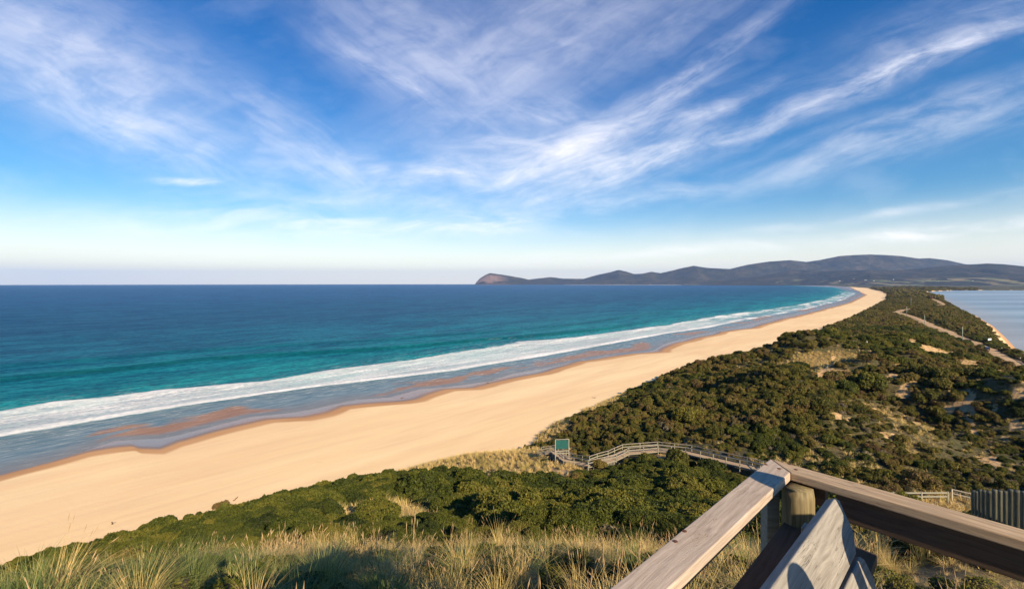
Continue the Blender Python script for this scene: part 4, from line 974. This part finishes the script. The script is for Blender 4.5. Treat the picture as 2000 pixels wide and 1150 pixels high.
# ------------------------------------------------------------ people on the deck (behind the lens; their shadows fall into the picture)
def skin_person(name, loc, rz, label, raise_arms, jacket, trousers, hair_c, height=1.78, hat=False, lift=0):
    H = height/1.78; V_ = []; E_ = []; R_ = []
    def vtx(p, r, par=None):
        V_.append(Vector(p)*H); R_.append(r*H if not isinstance(r, tuple) else (r[0]*H, r[1]*H)); i = len(V_)-1
        if par is not None: E_.append((par, i))
        return i
    pelvis = vtx((0, 0, .95), (.16, .115)); w1 = vtx((0, 0, 1.10), (.145, .105), pelvis); ch = vtx((0, .01, 1.30), (.175, .12), w1); up_ = vtx((0, .0, 1.42), (.13, .085), ch)
    nk = vtx((0, .005, 1.50), .055, up_); hd0 = vtx((0, .02, 1.57), (.062, .075), nk); hd1 = vtx((0, .02, 1.66), (.078, .096), hd0); hd2 = vtx((0, .012, 1.735), (.060, .075), hd1)
    for s in (-1, 1):
        hip = vtx((s*.095, 0, .88), .095, pelvis); kn = vtx((s*.11, .02, .50), .062, hip); an = vtx((s*.115, -.01, .10), .042, kn); to = vtx((s*.13, .13, .035), (.045, .03), an)
        sh = vtx((s*.185, 0, 1.41), .062, up_)
        if raise_arms:
            el = vtx((s*.25, .18, 1.36), .045, sh); wr = vtx((s*.10, .20, 1.60), .030, el); dirf = Vector((-s*.5, .35, .5)).normalized()
        else:
            el = vtx((s*.27, -.03, 1.13), .045, sh); wr = vtx((s*.27, .10, .90), .030, el); dirf = Vector((0, .35, -1)).normalized()
        base_ = Vector(V_[wr])/H; pm = vtx(base_+dirf*.07, (.036, .018), wr); side = dirf.cross(Vector((s, 0, 0)) if not raise_arms else Vector((0, 1, .2))).normalized()
        pb = Vector(V_[pm])/H
        for j, fl in enumerate((.062, .075, .070, .055)):
            o0 = pb+side*(.022*(j-1.5))+dirf*.02; a_ = vtx(o0, .010, pm); b_ = vtx(o0+dirf*fl*.5, .009, a_); vtx(o0+dirf*fl*.85+Vector((0, .02, -.01)), .007, b_)
        o0 = base_+dirf*.03+side*.035; a_ = vtx(o0, .011, wr); vtx(o0+dirf*.045+side*.02, .009, a_)
    me = bpy.data.meshes.new(name); me.from_pydata([tuple(v) for v in V_], E_, []); ob = bpy.data.objects.new(name, me); col.objects.link(ob)
    sk = ob.modifiers.new('skin', 'SKIN'); sk.use_smooth_shade = True
    for i, r in enumerate(R_):
        me.skin_vertices[0].data[i].radius = r if isinstance(r, tuple) else (r, r); me.skin_vertices[0].data[i].use_root = (i == 0)
    sb = ob.modifiers.new('sub', 'SUBSURF'); sb.levels = 2; sb.render_levels = 2
    dg = bpy.context.evaluated_depsgraph_get(); nm = bpy.data.meshes.new_from_object(ob.evaluated_get(dg))
    bpy.data.objects.remove(ob)
    ob = bpy.data.objects.new(name, nm); col.objects.link(ob); nm.materials.clear()
    for m_ in (mat_plain('skin', (.50, .30, .21), .5, .08, 20), mat_plain('jacket_cloth', jacket, .8, .12, 40), mat_plain('trouser_cloth', trousers, .85, .12, 40), mat_plain('shoe_leather', (.06, .04, .03), .6)): nm.materials.append(m_)
    for p in nm.polygons:
        c = p.center/H; p.use_smooth = True
        z = c.z; arm = abs(c.x) > .2
        p.material_index = 3 if z < .09 else 2 if (z < .97 and not (arm and z > .70)) else 0 if (z > 1.475 and not (raise_arms and math.hypot(c.x, c.y) > .13 and z < 1.57)) else 0 if (not raise_arms and arm and z < .93) else 1
    # hair, face
    m = MB(); n = 16
    def dome(r, zc, z0, sx, sy, cy):
        vs = []; fs = []
        for j in range(7):
            ph = z0+(math.pi/2-z0)*j/6
            for i in range(n):
                a = 2*math.pi*i/n; vs.append((math.cos(a)*math.cos(ph)*r*sx, cy+math.sin(a)*math.cos(ph)*r*sy, zc+math.sin(ph)*r*1.05))
        for j in range(6):
            for i in range(n): fs.append((j*n+i, j*n+(i+1) % n, (j+1)*n+(i+1) % n, (j+1)*n+i))
        return vs, fs
    vs, fs = dome(.105*H, 1.665*H, .15, .92, 1.12, .002*H); m.add(vs, fs); o = m.build('hair', mat_plain('hair', hair_c, .6, .3, 60), ob, True)
    for s in (-1, 1): m = MB(); m.tube((s*.031*H, .108*H, 1.655*H), (s*.031*H, .120*H, 1.655*H), .011*H, .006*H, 10); m.build('eye', mat_plain('eye', (.05, .04, .035), .2), ob, True)
    m = MB(); m.tube((0, .108*H, 1.645*H), (0, .135*H, 1.615*H), .008*H, .014*H, 8); m.build('nose', nm.materials[0], ob, True)
    for s in (-1, 1):
        m = MB(); m.tube((s*.078*H, .015*H, 1.64*H), (s*.092*H, .005*H, 1.645*H), .022*H, .026*H, 10); m.build('ear', nm.materials[0], ob, True)
    ob.location = loc; ob.rotation_euler = (0, 0, rz)
    return tag(ob, label, 'person')
skin_person('person', (-.03, -.46, DECK+.20), 0, 'photographer in a dark jacket holding a camera to the face', True, (.05, .06, .08), (.07, .07, .08), (.05, .03, .02), 1.92)
cmr = MB(); cmr.box((0, -.20, 38.0), (.14, .06, .09)).box((0, -.20, 38.055), (.05, .05, .03)).tube((0, -.17, 38.0), (0, -.11, 38.0), .036, .038, 20)
tag(cmr.build('camera_body', mat_plain('camera_black', (.02, .02, .02), .4), bevel=.004), 'black camera held up by the photographer', 'camera')
skin_person('person', (1.47, .86, DECK), R(-20), 'child in a red jacket standing beside the bench', False, (.35, .05, .04), (.06, .08, .14), (.12, .07, .03), 1.60)
skin_person('person', (2.02, 1.40, DECK+.02), R(35), 'person in a green jacket leaning near the corner of the deck', False, (.06, .14, .07), (.10, .09, .07), (.02, .02, .02), 1.76)

for x, y, hh, lab in ((-.03, -.46, .20, 'timber step under the photographer'),):
    m = MB(); m.box((0, 0, hh-.02), (.62, .42, .035)); m.box((-.27, 0, (hh-.04)/2), (.04, .38, hh-.04)); m.box((.27, 0, (hh-.04)/2), (.04, .38, hh-.04))
    o_ = m.build('timber_step', M_WOODG); o_.location = (x, y, DECK+.001); tag(o_, lab, 'step')

# ------------------------------------------------------------ boardwalk to the beach
def lerp(a, b, t): return tuple(x+(y-x)*t for x, y in zip(a, b))
BWP = []
for (px, (u, v, h)) in zip(BW, BW_PX): BWP.append((px[0], px[1], px[2]+h*.75))
zz = [p[2] for p in BWP]; zz = [zz[0]]+[.25*zz[i-1]+.5*zz[i]+.25*zz[i+1] for i in range(1, len(zz)-1)]+[zz[-1]]
BWP = [Vector((p[0], p[1], z)) for p, z in zip(BWP, zz)]
def resample(P, step):
    out = [P[0].copy()]; acc_ = 0
    for a, b in zip(P[:-1], P[1:]):
        L = (b-a).length; n = max(1, round(L/step))
        for i in range(1, n+1): out.append(a.lerp(b, i/n))
    return out
bw = empty('boardwalk', (BWP[4].x, BWP[4].y, 0)); bw.matrix_basis = Matrix.Translation((BWP[4].x, BWP[4].y, 0))
tag(bw, 'weathered timber boardwalk with handrails winding down to the beach', 'boardwalk')
OFS = Vector((BWP[4].x, BWP[4].y, 0))
def side_of(P, i):
    d = (P[min(i+1, len(P)-1)]-P[max(i-1, 0)]); d.z = 0; d.normalize(); return Vector((-d.y, d.x, 0))
W2 = .85
fine_ = resample(BWP, .32); m = MB()
for i in range(len(fine_)-1):
    a, b = fine_[i]-OFS, fine_[i+1]-OFS; n0 = side_of(fine_, i); c = (a+b)/2
    m.bar(c-n0*W2, c+n0*W2, (b-a).length*.93, .045)
m.build('deck_planks', M_WOODB, bw)
P2 = resample(BWP, 2.3)
for sgn in (-1, 1):
    for hh, nm_ in ((1.0, 'top_rail'), (.55, 'middle_rail'), (-.10, 'edge_beam')):
        m = MB()
        for i in range(len(P2)-1):
            a = P2[i]-OFS+side_of(P2, i)*sgn*W2+Vector((0, 0, hh)); b = P2[i+1]-OFS+side_of(P2, i+1)*sgn*W2+Vector((0, 0, hh))
            m.bar(a, b, .10 if hh > .9 else .05, .06 if hh > .9 else .13)
        m.build(nm_, M_WOODP if hh > .9 else M_WOODG, bw)
    for i in range(len(P2)):
        p = P2[i]+side_of(P2, i)*sgn*(W2+.06)
        m = MB(); g0 = float(terrain(p.x, p.y))-.2; m.box((0, 0, (g0+p.z+1.0)/2), (.10, .10, p.z+1.0-g0))
        o = m.build('post', M_WOODG, bw); o.location = (p.x-OFS.x, p.y-OFS.y, 0)
# landing with slatted sides and green mesh panel
A, B = BWP[2], BWP[4]; lp = resample([BWP[1], BWP[2], BWP[3], BWP[4]], .30)
for i, p in enumerate(lp):
    q = p-OFS-side_of(lp, i)*(W2+.03); m = MB(); m.box((0, 0, 0), (.12, .05, 1.1), math.atan2(side_of(lp, i).y, side_of(lp, i).x)+math.pi/2); o = m.build('side_slat', M_WOODG, bw); o.location = (q.x, q.y, q.z-.6)
M_GREEN = mat_plain('green_panel_paint', (.008, .075, .07), .5, .15, 3)
ctr = BWP[1]*.55+BWP[2]*.45; sd_ = side_of(BWP, 1)
if sd_.y < 0: sd_ = -sd_
al = Vector((1, -.25, 0)).normalized(); q = ctr+sd_*(W2+.9)+Vector((.3, 0, 0))
pn = empty('notice_panel', (q.x, q.y, 0)); pn.matrix_basis = Matrix.Translation((q.x, q.y, 0))
tag(pn, 'dark green panel in a timber frame at the beach end of the boardwalk', 'panel')
PT = BWP[2].y+.6; pl = Vector(((1098-1000)/F*PT, PT, 0)); zb = CAM_Z-(876-V0)/F*PT; zt_ = CAM_Z-(859-V0)/F*PT; al = Vector((1, .12, 0)).normalized()
pn.matrix_basis = Matrix.Translation((pl.x, pl.y, 0)); hw = 1.1; g0 = float(terrain(pl.x, pl.y))-.3
m = MB(); m.bar(-al*hw+Vector((0, 0, (zb+zt_)/2)), al*hw+Vector((0, 0, (zb+zt_)/2)), .04, zt_-zb); m.build('board', M_GREEN, pn)
for s in (-1, 1):
    m = MB(); m.box((al.x*s*(hw+.05), al.y*s*(hw+.05), (g0+zt_)/2+.05), (.11, .11, zt_-g0+.1)); m.build('post', M_WOODP, pn)
m = MB(); m.bar(-al*(hw+.1)+Vector((0, 0, zt_+.13)), al*(hw+.1)+Vector((0, 0, zt_+.13)), .12, .06); m.build('top_rail', M_WOODP, pn)
for dz_ in (.35, .75):
    m = MB(); m.bar(-al*hw+Vector((0, 0, zb-dz_)), al*hw+Vector((0, 0, zb-dz_)), .05, .14); m.build('lower_rail', M_WOODG, pn)

# ------------------------------------------------------------ palisade of logs and the fence in the hollow
pal = empty('log_palisade', (14.5, 13.5, 29)); pal.matrix_basis = Matrix.Translation((14.5, 13.5, 29))
tag(pal, 'row of upright treated logs edging the path at the right side', 'palisade')
for i in range(13):
    k = i/10; u = 1903+97*k**1.25; t = 15.2-2.9*k; x = (u-1000)/F*t; zt = CAM_Z-(958+2*math.sin(i*2.1)-V0)/F*t
    log_post('log', x, t, float(terrain(x, t))-.4, zt, .078+.012*math.sin(i*5), M_LOGG, pal, 20+i, 14)
m = MB(); a = Vector(((1903-1000)/F*15.35, 15.35, 30.4)); b = Vector(((2030-1000)/F*11.8, 11.8, 31.3)); o0 = Vector((14.5, 13.5, 29))
m.bar(a-o0+Vector((.1, .1, 0)), b-o0+Vector((.1, .1, 0)), .06, .15); m.build('waling_board', M_WOODD, pal)
fn_ = empty('post_and_rail_fence', (45, 48, 14)); fn_.matrix_basis = Matrix.Translation((45, 48, 14))
tag(fn_, 'low post and rail fence in the hollow behind the handrail', 'fence')
o0 = Vector((45, 48, 14)); FH = 1.2
FP = [Vector((h_[0], h_[1], h_[2])) for h_ in (hit(u, 961, FH) for u in (1690, 1745, 1800, 1851))]
for p in FP:
    m = MB(); m.box((0, 0, -.7), (.13, .13, 1.5)); o = m.build('post', M_WOODG, fn_); o.location = p-o0
for dz_ in (-.08, -.5):
    m = MB()
    for a, b in zip(FP[:-1], FP[1:]): m.bar(a-o0+Vector((0, 0, dz_)), b-o0+Vector((0, 0, dz_)), .06, .14)
    m.build('rail', M_WOODG, fn_)
st = empty('stair_handrail', (43, 44, 14)); st.matrix_basis = Matrix.Translation((43, 44, 14)); tag(st, 'pale sloping stair handrail between the fence and the palisade', 'handrail')
SP = [Vector(hit(u, v, 1.3)) for u, v in ((1859, 955), (1898, 964))]
for p in SP:
    g0 = float(terrain(p.x, p.y))-.3; m = MB(); m.box((0, 0, (g0+p.z)/2), (.14, .14, p.z-g0)); o = m.build('post', M_WOODP, st); o.location = (p.x-43, p.y-44, -14)
for dz_ in (0, -.45):
    m = MB(); m.bar(SP[0]-Vector((43, 44, 14))+Vector((0, 0, dz_)), SP[1]-Vector((43, 44, 14))+Vector((0, 0, dz_)), .10, .07); m.build('rail', M_WOODP, st)

# ------------------------------------------------------------ poles, car, signs by the road
M_POLE = mat_wood('pole_timber', (.34, .40, .32), (.24, .30, .24)); M_WHITE = mat_plain('white_paint', (.75, .75, .72), .5, .05)
M_METAL = mat_plain('grey_metal', (.25, .26, .26), .4, .2, 5, .7)
M_CER = mat_plain('insulator_ceramic', (.30, .16, .10), .3)
def power_pole(u, vb, vt, label):
    x, y = flat(u, vb, 4.2); g0 = float(terrain(x, y)); h = (vb-vt)*y/F+.3
    r = empty('power_pole', (x, y, g0), R(35), label=label) if False else empty('power_pole', (x, y, g0), R(35))
    tag(r, label, 'power pole', 'power poles along the isthmus road')
    m = MB(); m.tube((0, 0, -.5), (0, 0, h), .19, .13, 12); m.build('pole', M_POLE, r, True)
    m = MB(); m.box((0, .16, h-.6), (2.3, .12, .14)); m.build('crossarm', M_WOODG, r)
    for s in (-1, 0, 1):
        m = MB(); m.tube((s*1.0, .16, h-.53), (s*1.0, .16, h-.3), .06, .045, 8); m.build('insulator', M_CER, r, True)
power_pole(1880, 668.7, 638.5, 'greenish timber power pole nearest, beside the sandy road')
power_pole(1806, 635, 615, 'timber power pole second nearest, at the bend of the road')
power_pole(1771, 616, 599, 'timber power pole standing by the upper loop of the road')
power_pole(1779.5, 600, 583, 'farthest thin power pole before the distant bay')
def car(u, v):
    x, y = flat(u, v, 4.1); d = Vector((ROAD[2][0]-ROAD[4][0], ROAD[2][1]-ROAD[4][1])).normalized()
    k = int(np.argmin([(p.x-x)**2+(p.y-y)**2 for p in ROADC])); p = ROADC[k]; d = (ROADC[k+1]-ROADC[k-1]).normalized()
    r = empty('parked_car', (p.x-d.y*1.4, p.y+d.x*1.4, 4.19), math.atan2(d.y, d.x)); tag(r, 'dark blue estate car on the sandy road above the bay', 'car')
    Y = .88; prof = [(-2.2, .35), (-2.25, .75), (-2.1, 1.0), (-1.75, 1.5), (.45, 1.52), (1.15, 1.05), (2.1, .92), (2.25, .6), (2.2, .35)]
    def sect(pr, y, ins=.0):
        return [(a, y, b) for a, b in pr]
    n = len(prof); ins = [.0, .0, .0, .16, .16, .03, .0, .0, .0]
    vs = [(a, Y-i, b) for (a, b), i in zip(prof, ins)]+[(a, -Y+i, b) for (a, b), i in zip(prof, ins)]
    fs = [tuple(range(n))[::-1], tuple(range(n, 2*n))]+[(i, (i+1) % n, n+(i+1) % n, n+i) for i in range(n)]
    o = mesh_obj('body', vs, fs, mat_plain('car_paint', (.03, .045, .09), .25, .05, 2, .3, .6), r); bm_fix(o); b = o.modifiers.new('bevel', 'BEVEL'); b.width = .06; b.segments = 2
    gl = mat_plain('car_glass', (.03, .04, .05), .08, .05, 2, 0, .8)
    for s in (-1, 1):
        m = MB(); m.add([(-1.85, s*.895, 1.03), (.95, s*.875, 1.06), (.35, s*.752, 1.44), (-1.6, s*.752, 1.44)], [(0, 1, 2, 3)]); m.build('side_window', gl, r)
        for xx in (-1.4, 1.4):
            m = MB(); m.tube((xx, s*.72, .33), (xx, s*.93, .33), .33, .33, 18); w_ = m.build('wheel', mat_plain('tyre_rubber', (.02, .02, .02), .8), r, False)
            m = MB(); m.tube((xx, s*.93, .33), (xx, s*.945, .33), .19, .17, 14); m.build('rim', M_METAL, w_)
        m = MB(); m.box((2.22, s*.62, .68), (.08, .34, .14)); m.build('headlight', M_WHITE, r)
    m = MB(); m.add([(.54, -.70, 1.49), (.54, .70, 1.49), (1.12, .80, 1.08), (1.12, -.80, 1.08)], [(0, 1, 2, 3)]); m.build('windscreen', gl, r)
    m = MB(); m.add([(-1.84, -.70, 1.46), (-1.84, .70, 1.46), (-2.16, .80, 1.03), (-2.16, -.80, 1.03)], [(0, 1, 2, 3)]); m.build('rear_window', gl, r)
car(1941, 684)
x, y = flat(1933, 669, 4.0); g0 = float(terrain(x, y))
r = empty('road_sign', (x, y, g0), R(25)); tag(r, 'wide white sign board beside the road above the bay', 'sign')
m = MB(); m.box((0, 0, 1.9), (4.0, .06, 1.2)); m.build('board', M_WHITE, r)
for s in (-1.2, 1.2): m = MB(); m.box((s, .06, .9), (.1, .1, 2.6)); m.build('post', M_METAL, r)
for i, (u, v, lab) in enumerate([(1957, 683, 'white roadside marker post just behind the parked car'), (1993, 703, 'white roadside marker post at the right edge past the guard rail'), (1693.5, 674, 'lone pale post standing in the scrub above the knoll')]):
    x, y, z = (*flat(u, v, 4.1), 4.0) if i < 2 else hit(u, v); z = float(terrain(x, y))
    m = MB(); m.tube((0, 0, -.3), (0, 0, 1.25), .08, .07, 8); m.box((0, 0, 1.1), (.18, .1, .22)); o = m.build('marker_post', M_WHITE); o.location = (x, y, z); tag(o, lab, 'post')
gr = empty('guard_rail', (250, 220, 4)); gr.matrix_basis = Matrix.Translation((250, 220, 4)); tag(gr, 'dark low guard rail along the bay side of the road', 'guard rail')
GP = [Vector((*flat(u, v, 4.4), 4.75)) for u, v in ((1957, 682), (1972, 690), (1987, 699), (2003, 710), (2030, 727))]
m = MB()
for a, b in zip(GP[:-1], GP[1:]): m.bar(a-Vector((250, 220, 4)), b-Vector((250, 220, 4)), .08, .32)
m.build('beam', M_WOODD, gr)
for p in resample(GP, 4.0):
    m = MB(); m.box((0, 0, -.3), (.15, .15, 1.1)); o = m.build('post', M_WOODD, gr); o.location = p-Vector((250, 220, 4))

# driftwood on the sand
M_DRIFT = mat_plain('driftwood_bark', (.12, .08, .05), .9, .4, 3)
for i, (u, v, L, lab) in enumerate([(219, 1022, .9, 'small dark driftwood stump on the sand at the lower left'), (460, 974, 1.4, 'thin dark driftwood stick on sand near the grey bush'),
        (953, 748, 2.6, 'dark driftwood lump on the damp sand line'), (786, 777, 1.5, 'small dark weed clump on damp sand in the middle of the beach'), (1160, 777, 1.0, 'small dark stick on dry sand near the grassy edge')]):
    x, y, z = hit(u, v); g = np.random.default_rng(i+5); m = MB(); a = g.uniform(0, 3); prev = Vector((-L/2*math.cos(a), -L/2*math.sin(a), .05))
    for k in range(4):
        nx_ = Vector((L*(-.5+(k+1)/4)*math.cos(a)+g.normal(0, .06*L), L*(-.5+(k+1)/4)*math.sin(a)+g.normal(0, .06*L), .07+abs(g.normal(0, .03*L)))); m.tube(prev, nx_, .09-.012*k, .08-.014*k, 8); prev = nx_
    m.tube((0, 0, .06), (g.normal(0, .3), g.normal(0, .3), .16*L), .05, .02, 6)
    o = m.build('driftwood', M_DRIFT, None, True); o.location = (x, y, z); tag(o, lab, 'driftwood', 'driftwood pieces on the beach')

# houses on the far slope
M_HW = [mat_plain('house_wall_paint', c, .7, .05, .5) for c in ((.80, .79, .75), (.62, .56, .47), (.70, .72, .72))]; M_HR = [mat_plain('house_roof_metal', c, .5, .1, .5) for c in ((.62, .64, .64), (.25, .12, .09), (.30, .33, .34))]
nh = bpy.data.objects['near_hills']; dg = bpy.context.evaluated_depsgraph_get()
HOUSES = [(1691, 547.5, 26, 'white house with a pale roof, largest on the far green slope'), (1668, 545, 16, 'small cream house left of the largest far white house'), (1707, 549, 16, 'small pale house at the right of the largest far white house'), (1640, 549, 15, 'pale cottage on the far shore behind the end of the beach'),
          (1832, 549, 17, 'pale farmhouse on the far slope behind the bay at the left'), (1900, 548.5, 18, 'white farmhouse on the far slope above the middle of the bay'), (1745, 546, 15, 'pale shed on far slope between two fields'), (1518, 551.5, 15, 'small white house on the far wooded shore'),
          (1271, 555.5, 22, 'tiny white building low on the distant peninsula shore')]
for i, (u, v, Wd, lab) in enumerate(HOUSES):
    d = Vector(((u-1000)/F, 1, -(v-V0)/F)).normalized(); tgt = nh if i < 8 else bpy.data.objects['far_hills']
    ok, loc, nn, _ = tgt.ray_cast(Vector((0, 0, CAM_Z)), d)
    if not ok: continue
    r = empty('house', loc-Vector((0, 0, 1.0)), R(20*i-50)); tag(r, lab, 'house', 'houses on the far shore')
    a, b, h = Wd/2, Wd*.33, 4.2
    m = MB(); m.box((0, 0, h/2-1), (2*a, 2*b, h+2)); m.build('wall', M_HW[i % 3], r)
    m = MB(); m.add([(-a-.6, -b-.6, h+.01), (a+.6, -b-.6, h+.01), (a+.6, b+.6, h+.01), (-a-.6, b+.6, h+.01), (-a-.6, 0, h+3), (a+.6, 0, h+3)], [(0, 1, 5, 4), (2, 3, 4, 5), (0, 4, 3), (1, 2, 5), (0, 3, 2, 1)]); m.build('roof', M_HR[i % 3], r)
    for k in (-1, 1): m = MB(); m.box((k*a*.5, -b-.03, h*.5), (a*.35, .1, 1.3)); m.build('window', mat_plain('window_glass', (.05, .07, .09), .1), r)

# ------------------------------------------------------------ plants one can point at
def place_plant(name, proto, u, v, size, zs, label, cat, seed, stem=True, rz=None):
    x, y, z = hit(u, v); r = empty(name, (x, y, z-.05)); r.rotation_euler = (0, 0, random.uniform(0, 6.28) if rz is None else rz); tag(r, label, cat)
    c = bpy.data.objects.new('crown', proto.data); col.objects.link(c); c.parent = r; c.scale = (size, size, size*zs); c.location = (0, 0, .1*size)
    if stem:
        m = MB(); g = np.random.default_rng(seed)
        for k in range(4): m.tube((0, 0, -.2), (g.normal(0, .25*size), g.normal(0, .25*size), .5*size), .05*size, .02*size, 7)
        m.build('trunk', M_TWIG, r, True)
    return r
for i, (pr, u, v, sz_, zs, lab) in enumerate([
  (S2[0], 1170, 915, 1.5, 1.1, 'round grey-green shrub pressed against the boardwalk side slats'),
  (S1[0], 1392, 925, 2.4, 1.0, 'big dark rounded shrub below the right stretch of the boardwalk'),
  (S2[1], 1226, 906, .9, 1.0, 'small reddish shrub under the bend of the boardwalk'),
  (S2[3], 1325, 908, 2.3, 1.25, 'tall brownish shrub hiding the middle of the boardwalk rails'),
  (S2[4], 1262, 899, 1.3, 1.0, 'low olive shrub under the left half of the boardwalk arch'),
  (S1[1], 1134, 930, 1.5, .7, 'low dark shrub alone in golden grass below the boardwalk end'),
  (S1[2], 1340, 822, 3.3, 1.0, 'domed bright green shrub on the slope above the boardwalk'),
  (S1[3], 1700, 762, 4.2, 1.2, 'tall dark shrub right below the sandy knoll'),
  (S1[4], 1648, 768, 3.4, 1.0, 'dark rounded shrub left of the tall one below the knoll'),
  (S1[2], 1560, 722, 3.2, .9, 'broad olive shrub left of the sandy scar on the knoll'),
  (S3[0], 425, 992, 1.0, 1.0, 'pale grey twiggy bush at the upper edge of the beach on the left'),
  (S3[1], 525, 1004, .9, .9, 'dry grey bush amid green scrub in the lower left'),
  (S1[3], 735, 1042, 1.5, .9, 'rounded dark bush just beyond the golden foreground grass'),
  (S1[0], 925, 985, 2.3, 1.1, 'large dark green bush in the middle of the near thicket'),
  (S1[1], 1230, 975, 2.6, 1.1, 'large dark green bush at the right end of the near thicket'),
  (S2[2], 1480, 835, 2.4, 1.0, 'brownish rounded shrub on the slope above the railing corner')]):
    place_plant('shrub', pr, u, v, sz_, zs, lab, 'shrub', i)
T1 = blades('tall_tussock', 301, 230, 1.05, .55, .75, .0085, M_GRASS, 9, 5, M_HEAD); T2 = blades('green_tussock', 302, 220, .95, .5, 1.0, .010, M_GRASSG, 0, 5)
T3 = blades('seeding_tussock', 303, 120, .95, .45, .45, .007, M_GRASS, 26, 4, M_HEAD)
for i, (me_, u, v, sz_, lab) in enumerate([
  (T1, 905, 1146, 1.0, 'tall golden grass tussock fanning out at bottom centre'), (T2, 375, 1160, .95, 'arching blue-green tussock at the bottom left'), (T3, 1195, 1075, .95, 'pale seeding tussock just left of the handrail'),
  (T3, 690, 1085, .9, 'seeding tussock half in shadow left of the tall golden one'), (T3, 980, 1052, .95, 'upright golden tussock with seed heads at the shadow edge'), (T2, 1235, 1120, .8, 'dark green tussock in shadow beside the handrail'),
  (T1, 570, 1062, .9, 'bleached tussock with pale heads left of the shadows'), (T2, 60, 1165, 1.0, 'green drooping tussock in the bottom left corner'), (T1, 1810, 1090, 1.0, 'windswept golden tussock seen under the right handrail'), (T3, 1720, 1105, .9, 'thin upright grass tussock beside the bench plank')]):
    x, y, z = hit(u, min(v, 1149)) if v < 1150 else hit(u, v)
    o = bpy.data.objects.new('grass_tussock', me_.data); col.objects.link(o); o.location = (x, y, z-.03); o.rotation_euler = (0, 0, i*.4-1); o.scale = (sz_,)*3; tag(o, lab, 'grass tussock', 'tussocks in the foreground')

# ------------------------------------------------------------ haze
hm = bpy.data.materials.new('haze_air'); hm.use_nodes = True; ht = hm.node_tree; ht.nodes.clear()
pv = ht.nodes.new('ShaderNodeVolumePrincipled'); ho = ht.nodes.new('ShaderNodeOutputMaterial'); ht.links.new(pv.outputs[0], ho.inputs['Volume'])
pv.inputs['Color'].default_value = (.33, .53, 1.0, 1); pv.inputs['Density'].default_value = 3.1e-5; pv.inputs['Anisotropy'].default_value = 0
m = MB(); m.box((0, 0, 375), (64000, 64000, 950)); hz_o = m.build('haze', hm); tag(hz_o, kind='stuff')
print('all done')
